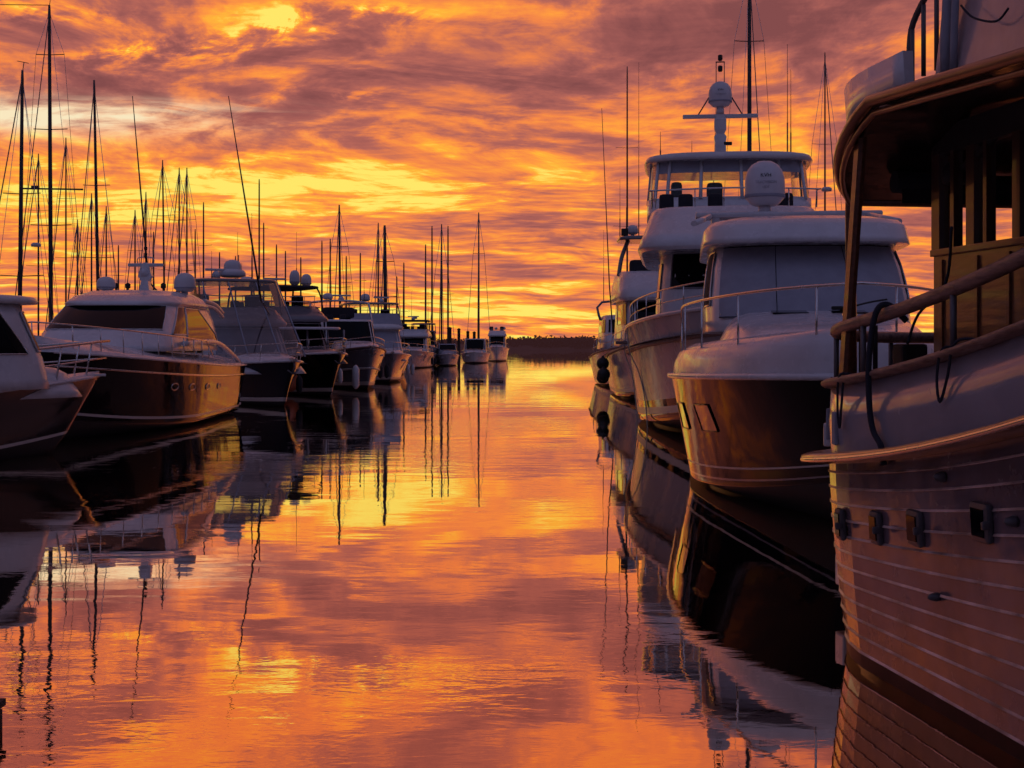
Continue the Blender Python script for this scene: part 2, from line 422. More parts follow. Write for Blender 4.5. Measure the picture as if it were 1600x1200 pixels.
class House:
    "rounded box swept through levels (z, y_back, y_front, half_width); bulge pushes the front out in the middle"
    def __init__(s, levels, n=6, bulge=.0, arch=.0): s.lv, s.n, s.bulge, s.arch = levels, n, bulge, arch
    def lev(s, z):
        lv = s.lv
        if z <= lv[0][0]: return lv[0]
        for a, b in zip(lv, lv[1:]):
            if z <= b[0]:
                t = (z-a[0])/(b[0]-a[0]) if b[0] > a[0] else 1; return [lerp(p, q, t) for p, q in zip(a, b)]
        return lv[-1]
    def pt(s, rx, ry, z, out=0):
        _, yb, yf, w = s.lev(z); k = 1/((abs(rx)**s.n+abs(ry)**s.n)**(1/s.n)); rx, ry = rx*k, ry*k
        yc, hl = (yb+yf)/2, (yf-yb)/2
        p = Vector((rx*(w+out), yc+ry*(hl+out), z))
        if ry > 0: p.y += s.bulge*(1-rx*rx)*ry
        return p
    def side(s, side, u, z, out=0):
        if side == 'f': return s.pt(u, 1, z, out)
        if side == 'b': return s.pt(u, -1, z, out)
        if side == 'r': return s.pt(1, u, z, out)
        return s.pt(-1, u, z, out)
    def build(s, root, m, name='cabin', k=10, capz=.0, sub=3):
        loop = [(-1+2*i/k, 1) for i in range(k)]+[(1, 1-2*i/k) for i in range(k)]+[(1-2*i/k, -1) for i in range(k)]+[(-1, -1+2*i/k) for i in range(k)]
        zs = []
        for a, b in zip(s.lv, s.lv[1:]): zs += [lerp(a[0], b[0], i/sub) for i in range(sub)]
        zs.append(s.lv[-1][0])
        rows = [[s.pt(a, b, z) for a, b in loop] for z in zs]
        # domed roof
        _, yb, yf, w = s.lv[-1]; zt = s.lv[-1][0]; yc = (yb+yf)/2
        for f, h in ((.93, .45), (.75, .75), (.4, .95), (.05, 1)):
            rows.append([Vector((p.x*f, yc+(p.y-yc)*f, zt+capz*h)) for p in rows[len(zs)-1]])
        bm = BM(); vr = grid(bm, rows, True); cap(bm, vr[-1]); cap(bm, vr[0][::-1])
        return obj(name, bm, m, root)
    def window(s, root, side, u0, u1, z0, z1, m='glass', name='window', d0=0, d1=0, out=.012, frame=None, fr=.012, nu=8, nz=4):
        "d0/d1 slant the ends toward the top"
        sgn = {'f': 1, 'b': 1, 'r': 1, 'l': 1}[side]
        rows = [[s.side(side, lerp(u0+d0*v, u1+d1*v, i/nu), lerp(z0, z1, v), out) for i in range(nu+1)] for v in [j/nz for j in range(nz+1)]]
        bm = BM(); grid(bm, rows); w = obj(name, bm, m, root, smooth=True)
        if frame:
            edge = rows[0]+[r[-1] for r in rows[1:-1]]+rows[-1][::-1]+[r[0] for r in rows[1:-1]][::-1]
            bm = BM(); tube(bm, edge, fr, 6, closed=True); obj('window_frame', bm, frame, w)
        return w
def dome(root, x, y, z, r, h, name='satellite_dome', m='dome', foot=True):
    bm = BM()
    prof = [(r*.55, 0), (r*.72, .04*h), (r*.95, .16*h), (r, .22*h), (r, .5*h), (r*.97, .62*h), (r*.86, .78*h), (r*.66, .9*h), (r*.35, .98*h), (.01, h)]
    lathe(bm, prof, (0,0,0), 28); o = obj(name, bm, m, root, smooth=True); o.location = (x, y, z)
    bm = BM(); lathe(bm, [(r*1.012, .17*h), (r*1.015, .2*h), (r*1.015, .23*h), (r*1.004, .245*h)], n=28); obj('seam_band', bm, 'canvas', o, smooth=True)
    if foot:
        bm = BM(); lathe(bm, [(r*.35, -.25*h), (r*.3, .02)], n=14); obj('pedestal', bm, 'dome', o)
    return o
def radar_bar(root, x, y, z, w=1.6, rz=0, m='dome'):
    bm = BM(); lathe(bm, [(.16, -.02), (.17, .12), (.12, .22), (.06, .26)], n=14); o = obj('radar_scanner', bm, m, root, smooth=True); o.location = (x, y, z)
    bm = BM(); box(bm, (0,0,.31), (w, .1, .1), rz, .03); obj('scanner_bar', bm, m, o); return o
def whip(root, x, y, z, h, lean=(0,0), name='whip_antenna', r=.014):
    bm = BM(); t = (x+lean[0]*h, y+lean[1]*h, z+h)
    mid = lerp(Vector((x, y, z)), Vector(t), .35)
    tube(bm, [(x, y, z), mid], r*1.7, 6); tube(bm, [mid, t], [r, r*.5], 6); return obj(name, bm, 'mast', root)
def post(root, a, b, r=.03, m='steel', name='post', n=8):
    bm = BM(); tube(bm, [a, b], r, n); return obj(name, bm, m, root)
def pipe(root, pts, r=.03, m='steel', name='tube_frame', k=5, closed=False):
    bm = BM(); tube(bm, smooth_pts(pts, k, closed), r, 8, closed); return obj(name, bm, m, root)
def block(root, c, s, m, name, rz=0, bev=.02, rx=0):
    bm = BM(); box(bm, c, s, rz, bev, rx); return obj(name, bm, m, root)
def slab(root, y0, y1, w, z, th, m, name, n=5, capz=.05, bulge=0):
    return House([(z, y0, y1, w*.97), (z+th*.4, y0-.02, y1+.02, w), (z+th, y0+.03, y1-.03, w*.98)], n, bulge).build(root, m, name, capz=capz, sub=1)
def fender(root, x, y, z, r=.16, h=.6, m='rubber', ball=False, name='fender', top=None):
    bm = BM()
    if ball: prof = [(r*sin(a), z-r*cos(a)) for a in [pi*k/10 for k in range(1, 10)]]+[(.04, z+r*1.1), (.04, z+r*1.25)]
    else: prof = [(.03, z-h/2-.05), (r*.6, z-h/2), (r, z-h/2+r*.7), (r, z+h/2-r*.7), (r*.6, z+h/2), (.03, z+h/2+.07)]
    lathe(bm, prof, (x, y, 0), 14); o = obj(name, bm, m, root, smooth=True)
    if top: bm = BM(); tube(bm, [(x, y, z+(r*1.2 if ball else h/2)), top], .012, 5); obj('fender_line', bm, 'rope', o)
    return o
def lettering(root, text, loc, size, rot, m='canvas', name='lettering', ext=.001):
    cu = bpy.data.curves.new(name, 'FONT'); cu.body = text; cu.size = size; cu.extrude = ext; cu.align_x = 'CENTER'; cu.align_y = 'CENTER'
    t = bpy.data.objects.new(name, cu); COL.objects.link(t)
    me = bpy.data.meshes.new_from_object(t); bpy.data.objects.remove(t)
    o = bpy.data.objects.new(name, me); COL.objects.link(o); me.materials.clear(); me.materials.append(M[m])
    o.parent = root; o.location = loc; o.rotation_euler = rot; return o
def stern_gear(root, H, m='whited'):
    y = H.y(0); bm = BM(); box(bm, (0, y-.35, .3), (H.B*.8, .8, .08), 0, .03); obj('swim_platform', bm, m, root)
# ================= nearest boat at the right: classic motor yacht, rounded stern toward the channel
def near_yacht():
    rz = pi+.14; rx_, ry_ = 4.36, 12.5
    r = thing('classic_motor_yacht', 'nearest pale planked motor yacht with rounded stern, timber rails and a posted stern canopy', 'motor yacht', (rx_, ry_, 0), rz)
    Ls = 15.0
    def hb(s, B=2.3, r0=2.2):
        b = B
        if s < r0: b *= sqrt(max(0, 1-(1-max(0, s)/r0)**2))
        if s > 8.5: b *= max(0, 1-((s-8.5)/(Ls-8.5))**2)**.8
        return b
    cap_ = lambda s: 1.93+(.02*s*s if s < 6 else .72+.24*(s-6)-.005*(s-6)**2)
    rub = lambda s: 1.39+(.0205*s*s if s < 6 else .738+.246*(s-6)-.005*(s-6)**2)
    S = sorted(set([0]+[2.2*(k/14)**2 for k in range(1, 15)]+[2.2+.42*k for k in range(1, 31)]+[Ls]))
    # plank-built hull: twelve strakes, each lapping the one below
    NS = 12
    def sect(s):
        b = hb(s); P = []; tuck = .10+.16*max(0, 1-s/2.2)
        def W(z): return max(0, b-tuck*max(0, 1-z/1.4)**1.5) if b > .02 else 0
        P.append((0, -.5, 2)); P.append((W(-.3)*.8, -.38, 2)); P.append((W(0), -.12, 2))
        wl = .10
        P.append((W(wl), wl, 0))
        bd = .011*min(1, b/.8)
        for i in range(NS):
            z0 = lerp(wl, rub(s), i/NS); z1 = lerp(wl, rub(s), (i+1)/NS)
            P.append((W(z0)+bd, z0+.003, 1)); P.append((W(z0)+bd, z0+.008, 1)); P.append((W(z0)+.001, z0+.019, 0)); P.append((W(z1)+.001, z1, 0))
        return P
    rows, mid = [], None
    for s in S:
        P = sect(s); mid = [p[2] for p in P]; e = max(0, (s-9)/(Ls-9))
        half = [Vector((x, s+e*e*.8*(z/2), z)) for x, z, _ in P]
        rows.append([Vector((-p.x, p.y, p.z)) for p in half[::-1]]+half[1:])
    n = len(mid)-1
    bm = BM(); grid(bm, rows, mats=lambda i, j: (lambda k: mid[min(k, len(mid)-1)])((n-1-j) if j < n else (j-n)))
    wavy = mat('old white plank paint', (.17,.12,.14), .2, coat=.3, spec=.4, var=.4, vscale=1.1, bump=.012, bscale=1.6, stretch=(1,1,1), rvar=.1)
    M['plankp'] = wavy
    edge = mat('plank edge painted highlight', (.62,.45,.42), .35, var=.75, vscale=2.2)  # lap edges catching the light, put in as a paler colour
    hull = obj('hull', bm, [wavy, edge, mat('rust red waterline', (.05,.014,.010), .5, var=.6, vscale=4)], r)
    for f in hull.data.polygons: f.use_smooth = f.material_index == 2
    # bulwark
    rows = []
    for s in S:
        b = hb(s); e = max(0, (s-9)/(Ls-9)); z0, z1 = rub(s), cap_(s)
        half = [Vector((b-.02, s+e*e*.8, z0-.03)), Vector((b+.005, s+e*e*.9, lerp(z0, z1, .5))), Vector((b-.015, s+e*e, z1)), Vector((max(0, b-.09), s+e*e, z1)), Vector((max(0, b-.09), s+e*e, z0+.02))]
        half = [Vector((max(0, p.x) if b > .02 else 0, p.y+(.09*k/4 if s < .01 and k > 2 else 0), p.z)) for k, p in enumerate(half)]
        rows.append(half)
    bm = BM(); grid(bm, rows); grid(bm, [[Vector((-p.x, p.y, p.z)) for p in q] for q in rows])
    obj('bulwark', bm, mat('white bulwark paint', (.34,.32,.37), .2, coat=.4, var=.12, vscale=1, bump=.012, bscale=1.2, rvar=.08), r)
    bm = BM(); grid(bm, [[Vector((x*max(0, hb(s)-.06), s, rub(s)+.08)) for x in (-1,-.5,0,.5,1)] for s in S]); obj('deck', bm, 'teak', r)
    def edge_loop(dz_f, out, a=0, r0=2.2, B=2.3):
        SS = [s for s in S if s >= a]
        A = [Vector((hb(s, B, r0)+out if s < Ls-.01 else 0, s-(out if s < .3 else 0)+max(0, (s-9)/6)**2, dz_f(s))) for s in SS]
        Bk = [Vector((-p.x, p.y, p.z)) for p in A]
        return Bk[::-1]+A[(1 if a == 0 else 0):] if a == 0 else (A, Bk)
    def strip(name, zf, out, w, h, m, par=r):
        L_ = edge_loop(zf, out); L_ = [p for i, p in enumerate(L_) if i == 0 or (p-L_[i-1]).length > .03]
        rows = []
        for i, p in enumerate(L_):
            t = (L_[min(i+1, len(L_)-1)]-L_[max(0, i-1)]); t.z = 0; t.normalize(); nrm = Vector((t.y, -t.x, 0))
            if i < 1 or i > len(L_)-2: nrm = Vector((0, 0, 0))
            rows.append([p+nrm*(w/2*cos(a))+Vector((0,0,h/2*sin(a))) for a in [2*pi*k/10+.3 for k in range(10)]])
        bm = BM(); grid(bm, rows, True); return obj(name, bm, m, par)
    rr = strip('rub_rail', rub, .07, .30, .085, mat('honey varnished rail', (.34,.15,.07), .28, coat=.5, var=.3, vscale=5, bump=.003, bscale=25))
    strip('metal_strip', lambda s: rub(s)-.012, .215, .03, .035, 'steel', rr)
    strip('cap_rail', lambda s: cap_(s)+.02, -.02, .17, .07, 'teak')
    hr = strip('handrail', lambda s: cap_(s)+.42-.0*s, -.06, .10, .095, 'teak')
    for s in (.35, 1.25, 2.35, 3.75, 5.0, 6.4, 8.0, 9.6):
        for sd in (1, -1):
            b = hb(s)-.05; post(hr, (sd*b, s, cap_(s)), (sd*b, s, cap_(s)+.42), .022, 'alu', 'stanchion')
    # canopy roof and its edge tube
    rz_ = lambda s: 3.47+.50*min(1, max(0, (s-.9)/1.6))-.055*min(2.4, max(0, s-2.6))
    RS = [.9+.18*k for k in range(10)]+[2.6+.7*k for k in range(1, 14)]
    rb = lambda s: hb(s, 2.27, 2.4)-.0 if s < 9 else hb(s)-.1
    for nm, dz, m in (('canopy_roof', .02, 'grime'),):
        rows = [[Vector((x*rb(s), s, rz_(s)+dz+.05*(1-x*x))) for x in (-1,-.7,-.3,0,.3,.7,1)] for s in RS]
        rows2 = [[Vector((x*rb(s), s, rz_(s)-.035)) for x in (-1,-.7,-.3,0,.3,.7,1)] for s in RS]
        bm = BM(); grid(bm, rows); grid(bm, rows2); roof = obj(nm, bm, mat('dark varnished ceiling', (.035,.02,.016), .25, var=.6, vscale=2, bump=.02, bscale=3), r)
    side = [Vector((rb(s), s, rz_(s))) for s in RS]
    L_ = [Vector((rb(.9), .9, rz_(.9)))]+side[1:]
    bm = BM(); tube(bm, [Vector((rb(.9)-.02, .88, 1.97))]+[Vector((rb(.9), .9, 3.3))]+L_, .042, 10); obj('canopy_frame', bm, 'wood', r)
    bm = BM(); tube(bm, [Vector((-p.x, p.y, p.z)) for p in [Vector((rb(.9)-.02, .88, 1.97)), Vector((rb(.9), .9, 3.3))]+L_], .042, 10); obj('canopy_frame', bm, 'wood', r)
    bm = BM(); tube(bm, [(-rb(.9), .9, 3.46), (rb(.9), .9, 3.46)], .05, 8); obj('canopy_cross_bar', bm, 'wood', r)
    bm = BM(); tube(bm, [Vector((p.x-.03, p.y, p.z-.085)) for p in side], .022, 8); obj('canopy_trim', bm, 'wood', r)
    # flat posts between cap rail and canopy
    def flat_post(s, sd=1, w=.13, d=.045, m='wood', b=None, z0=None, z1=None, name='canopy_post', lean=0):
        b = (hb(s)-.05) if b is None else b; z0 = cap_(s) if z0 is None else z0; z1 = (rz_(s)-.02) if z1 is None else z1
        bm = BM(); rows = []
        for k in range(7):
            t = k/6; x = sd*(b-(.08*t if name == 'canopy_post' else 0)); y = s+lean*t; z = lerp(z0, z1, t); rows.append([Vector((x+d*a, y+w/2*c, z)) for a, c in ((-1,-1),(-1,1),(0,1.25),(1,1),(1,-1),(0,-1.25))])
        vr = grid(bm, rows, True); cap(bm, vr[0]); cap(bm, vr[-1]); return obj(name, bm, m, r, smooth=False)
    for sd in (1, -1):
        flat_post(1.95, sd, .08, .03, 'wood', lean=.12); flat_post(6.1, sd, .11, .03); flat_post(8.3, sd, .11, .03)
    # deckhouse: low timber wall, mullions, header
    for sd in (1, -1):
        b = 1.5
        w = block(r, (sd*b, 6.2, 2.32), (.05, 8.6, 1.25), mat('deckhouse panelling', (.17,.07,.035), .3, coat=.4, var=.3, vscale=3, stretch=(1,.5,3), bump=.004, bscale=9), 'deckhouse_wall', bev=.006)
        for s in (2.05, 2.6, 3.05, 3.75, 4.6, 5.5): block(w, (sd*(b+.032), s, 2.36), (.02, .05, 1.1), 'wood', 'panel_batten', bev=.004)
        if sd > 0: block(r, (sd*b, 6.2, 3.78), (.07, 8.6, .2), 'grime', 'window_header', bev=.006)
        block(r, (sd*b, 6.2, 2.965), (.11, 8.6, .05), 'wood', 'window_sill', bev=.008)
        for s, wd in ((1.95,.13),(2.22,.06),(2.5,.12),(2.72,.05),(3.15,.10),(3.9,.10),(4.7,.1),(5.8,.1),(7.2,.1),(9.0,.1)):
            if sd < 0 and s not in (1.95, 3.9, 5.8, 9.0): continue
            flat_post(s, sd, wd, .035, 'darkwood', b, 2.98, 3.72, 'window_mullion')
    # aft bulkhead posts and rolled side curtain
    for x in (-1.35, 1.32): block(r, (x, 1.75, 2.65), (.09, .07, 2.2), 'wood', 'bulkhead_post', bev=.008)
    bm = BM(); tube(bm, [(-1.72, 1.5, 3.54), (-.9, 1.5, 3.51), (0, 1.5, 3.53), (1.0, 1.5, 3.51), (1.66, 1.5, 3.54)], .085, 12); obj('rolled_curtain', bm, 'canvasd', r)
    cm = BM(); rows = [[Vector((lerp(-1.6, 1.62, i/24), 1.56+.03*sin(i*1.7)*j/3, 3.53-.08*j)) for i in range(25)] for j in range(3)]; grid(cm, rows); obj('curtain_valance', cm, 'canvasd', r, smooth=True)
    # overhead deck light on a bent arm
    lt = pipe(r, [(1.5, 3.0, 3.78), (1.5, 2.6, 3.62), (1.46, 2.2, 3.55)], .03, 'grime', 'lamp_arm')
    bm = BM(); lathe(bm, [(.03,-.09),(.085,-.07),(.10,-.02),(.09,.05),(.04,.09)], (1.46, 2.12, 3.53), 14); obj('lamp_head', bm, 'grime', lt, smooth=True)
    # cleats, winch and gear at the stern
    for x, y in ((1.2,.5),(.4,.35),(-.6,.4)):
        g = block(r, (x, y+.25, 2.05), (.22,.22,.5), 'grime', 'deck_box', bev=.03)
    for x in (1.62, 1.50): post(r, (x, .75, 1.95), (x, .75, 2.45), .022, 'grime', 'ladder_rail')
    # portholes with hinged frames standing proud
    def onside(s, z, out=0): return Vector((hb(s)+out-.10*max(0, 1-z/1.4)**1.5, s, z))
    for s, z, w in ((2.05,1.00,.15),(2.72,1.06,.16),(3.35,1.14,.20),(4.25,1.29,.22)):
        p = onside(s, z, .02); a = atan2(hb(s+.1)-hb(s-.1), .2)
        bm = BM(); box(bm, (0,0,0), (.05, w, .23), 0, .03); f = obj('porthole', bm, 'alu', r); f.location = p; f.rotation_euler = (0,.06,-a)
        bm = BM(); box(bm, (.028,0,0), (.008, w*.68, .16), 0, .003); obj('pane', bm, 'glass', f)
        bm = BM(); box(bm, (.045, w*.62,.0), (.05, .03, .05), 0, .012); obj('hinge', bm, 'alu', f)
    for s, z, q in ((3.75,1.50,.032),(4.62,1.34,.03),(3.6,.75,.026)):
        bm = BM(); lathe(bm, [(q,-.0),(q*1.1,.02),(q*.7,.06),(.004,.075)], n=12); o = obj('hull_vent', bm, 'alu', r, smooth=True); o.location = onside(s, z, .004); o.rotation_euler = (0, pi/2, 0)
    for s in (1.35, 1.9):
        p = onside(s, 1.68, .006); a = atan2(hb(s+.1)-hb(s-.1), .2)
        bm = BM(); box(bm, (0,0,0), (.03,.10,.24), 0, .01); o = obj('freeing_port', bm, 'canvas', r); o.location = p; o.rotation_euler = (0,0,-a)
    # stern step and bracket boxes
    block(r, (1.60, .26, 1.53), (.26,.34,.2), 'white', 'stern_step', rz=-.5, bev=.02)
    block(r, (1.46, .10, .34), (.2,.2,.27), 'white', 'stern_bracket', bev=.02)
    # roof-top: low bulwark round the stern, rail, flybridge coaming
    rows = []
    for s in [.55+.2*k for k in range(13)]:
        b = hb(s, 2.2, 2.4); z0 = 3.93; rows.append([Vector((b, s, z0)), Vector((b+.02, s, z0+.30)), Vector((b-.05, s, z0+.30)), Vector((b-.06, s, z0))])
    bm = BM(); v = grid(bm, rows, True); cap(bm, v[0]); cap(bm, v[-1]); obj('upper_deck_bulwark', bm, 'white', r)
    bm = BM(); v = grid(bm, [[Vector((-p.x, p.y, p.z)) for p in q] for q in rows], True); cap(bm, v[0]); cap(bm, v[-1]); obj('upper_deck_bulwark', bm, 'white', r)
    bm = BM(); box(bm, (0, 1.6, 3.97), (3.2, 2.0, .05)); obj('upper_deck', bm, 'whited', r)
    for sd in (1, -1):
        H2 = [Vector((sd*2.0, 2.55, 4.3)), Vector((sd*2.0, 2.62, 4.5)), Vector((sd*2.0, 3.0, 4.72)), Vector((sd*2.0, 3.5, 4.95)), Vector((sd*2.0, 4.4, 5.05))]
        ur = pipe(r, H2, .022, 'alu', 'upper_rail'); 
        for y, zt in ((2.6,4.45),(2.78,4.58),(2.98,4.7),(3.2,4.82)): post(ur, (sd*2.0, y, 4.1), (sd*2.0, y, zt), .017, 'alu', 'stanchion')
        rows = []
        for s in [3.05+.5*k for k in range(12)]: rows.append([Vector((sd*2.05, s, 3.98)), Vector((sd*1.98, s, 4.6)), Vector((sd*1.9, s, 5.15)), Vector((sd*1.82, s, 5.15)), Vector((sd*1.85, s, 3.98))])
        bm = BM(); v = grid(bm, rows, True); cap(bm, v[0]); cap(bm, v[-1]); obj('flybridge_coaming', bm, mat('coaming paint', (.55,.42,.42), .25, coat=.4, var=.2, vscale=2, bump=.01, bscale=2), r, smooth=False)
    bm = BM(); tube(bm, [(2.06, 3.25, 3.98), (2.07, 3.27, 4.2), (2.08, 3.42, 5.3)], .04, 8); tube(bm, [(2.06, 3.35, 3.98), (2.07, 3.38, 4.2), (2.08, 3.5, 5.3)], .025, 8); obj('awning_strut', bm, 'canvas', r)
    pipe(r, [(2.08,3.5,4.4),(2.1,3.7,4.28),(2.08,3.95,4.2),(2.08,4.1,4.24)], .007, 'rope', 'hanging_cord')
    # ropes over the rail
    def rope(pts, rad=.016, name='mooring_rope'): return pipe(r, pts, rad, 'rope', name, 6)
    def P(s, o, z): return (hb(s)+o, s, z)
    rope([P(2.85,-.15,2.45), P(2.78,-.05,2.56), P(2.76,.03,2.5), P(2.72,.06,2.2), P(2.7,.05,1.9), P(2.74,.04,1.72), P(2.85,.03,1.62), P(2.9,.03,1.5)], .021)
    rope([P(2.1,-.12,2.03), P(2.12,.03,2.08), P(2.1,.045,1.85), P(2.13,.04,1.7), P(2.18,.045,1.85), P(2.2,.02,2.08), P(2.2,-.1,2.04)], .009)
    rope([P(3.75,-.12,2.26), P(3.78,.03,2.27), P(3.72,.04,2.1), P(3.75,.035,1.95), P(3.85,.035,2.1), P(3.95,.03,2.31), P(4.1,-.08,2.32)], .009)
    rope([P(3.2,-.3,3.05), P(2.9,-.4,2.7), P(2.7,-.3,2.5), P(2.75,-.2,2.3)], .01)
near_yacht()

# ================= black-hulled express cruiser, bow to the viewer
def black_cruiser():
    r = thing('express_cruiser', 'large black-hulled cruiser with white canvas over its windshield, second from the right', 'motor cruiser', (4.95, 23.3, 0), pi-.12)
    H = Hull(13, 4.6, 1.72, 1.90, t0=.5, pw=1.9, q=.62, rake=.8, chine=.86, flare=1.5, czb=.5, cz0=.1, stern=.95)
    H.build(r, ['black', 'bottom', 'boot', 'grey'], nt=56, nu=56, bands=[(3, 3, 4), (2, 9, 10)])
    H.rail(r, 'white', .045, out=.03)
    H.deck(r, 'white', dz=.0, camber=.62, prof=[(1.0,0),(.985,.35),(.95,.62),(.86,.82),(.6,.94),(0,1)], name='foredeck')
    # hull windows
    for t, w in ((.71,.062),(.58,.055)):
        rows = [[H.at(t+w*(i/4-.5), 1, lerp(.50,.74,j/3), .012) for i in range(5)] for j in range(4)]
        bm = BM(); grid(bm, rows); o = obj('hull_window', bm, mat('amber hull window', (.10,.03,.012), .12, coat=.5), r, smooth=True)
        bm = BM(); tube(bm, rows[0]+[q[-1] for q in rows[1:-1]]+rows[-1][::-1]+[q[0] for q in rows[1:-1]][::-1], .012, 6, closed=True); obj('window_frame', bm, 'black', o)
    t = House([(2.3,-1.5,4.3,1.55),(2.55,-1.5,3.2,1.42),(2.72,-1.5,1.9,1.28),(2.78,-1.5,1.2,1.15)], 3.2, .3)
    t.build(r, 'white', 'trunk_cabin', capz=.05)
    for x in (-.45, .45):
        h = block(r, (x, 1.35, 2.79), (.55,.5,.03), 'glass', 'deck_hatch', bev=.01, rx=-.09)
    h = House([(2.5,-6.0,.35,1.72),(3.1,-6.0,.0,1.71),(3.6,-6.0,-.45,1.66),(4.0,-6.0,-1.0,1.58)], 7, .42)
    h.build(r, 'white', 'cabin', capz=.02)
    h.window(r, 'f', -.93, .93, 2.72, 3.98, 'canvas', 'windshield_cover', out=.02, nu=20, nz=8)
    cov = [o for o in r.children if o.name.startswith('windshield_cover')][0]
    for u in (-.34,.34):
        bm = BM(); tube(bm, [h.side('f', u, lerp(2.72,3.98,k/8), .026) for k in range(9)], .006, 5); obj('cover_seam', bm, 'canvasd', cov)
    for z in (2.74,3.96):
        bm = BM(); tube(bm, [h.side('f', lerp(-.93,.93,k/24), z, .026) for k in range(25)], .009, 5); obj('cover_hem', bm, 'canvasd', cov)
    for k in range(11):
        bm = BM(); lathe(bm, [(.012,-.004),(.012,.004),(.004,.007)], n=8); o = obj('snap_button', bm, 'steel', cov); o.location = h.side('f', lerp(-.9,.9,k/10), 2.79, .03); o.rotation_euler = (-pi/2,0,0)
    for sd in 'rl':
        h.window(r, sd, .10, .86, 2.95, 3.9, 'canvasd', 'side_window', d0=.12, d1=.02, out=.015, frame='steel', fr=.015)
        h.window(r, sd, -.85, .0, 3.0, 3.9, 'canvasd', 'side_window', out=.015, frame='steel', fr=.015)
    top = House([(3.97,-6.6,-.30,1.68),(3.99,-6.7,-.22,1.77),(4.30,-6.8,-.44,1.74),(4.40,-6.75,-.62,1.66),(4.45,-6.6,-1.0,1.5)], 8, .42)
    top.build(r, 'white', 'hardtop', capz=.1)
    for x in (-.5, .5): block(r, (x, -3.0, 4.56), (.6,.7,.04), 'glass', 'roof_hatch', bev=.01)
    H.bow_rail(r, 1.0, a=.42, r=.019, every=7, inset=.18, mid=False, dz=.12)
    # windlass, wiper and cleats
    w = pipe(r, [(-.35,1.1,2.83),(-.8,.95,2.95),(-1.1,.9,3.0)], .015, 'grime', 'wiper_arm'); block(w, (-.3,1.15,2.86), (.18,.1,.06), 'grime', 'wiper_motor')
    bm = BM(); lathe(bm, [(.12,2.5),(.1,2.56),(.06,2.6),(.1,2.68),(.03,2.72)], (0,5.4,0), 14); obj('windlass', bm, 'steel', r, smooth=True)
    # radar wing and the large dome
    a = block(r, (0,-5.3,4.90), (3.7,.75,.12), 'white', 'radar_arch', bev=.05)
    for sd in (1,-1):
        bm = BM(); box(bm, (sd*1.45,-5.4,4.68), (.16,.9,.44), 0, .03); obj('arch_leg', bm, 'white', a)
        bm = BM(); tube(bm, [(sd*1.55,-4.9,4.86),(sd*1.9,-3.2,4.58)], .06, 8); obj('arch_brace', bm, 'white', a)
    d = dome(r, .45,-5.3,5.10, .405, .92)
    lettering(d, 'KVH', (0, .4, .58), .11, (R(90-4),0,pi), 'glass')
    lettering(d, 'TRACVISION', (0, .412, .44), .075, (R(90),0,pi), 'canvas')
    lettering(d, 'HD7', (0, .412, .34), .07, (R(90),0,pi), 'canvas')
    whip(r, -1.3,-5.3,4.95, 1.6)
    block(r, (0,-6.4,1.7), (3.9,1.0,.1), 'whited', 'cockpit_sole')
black_cruiser()

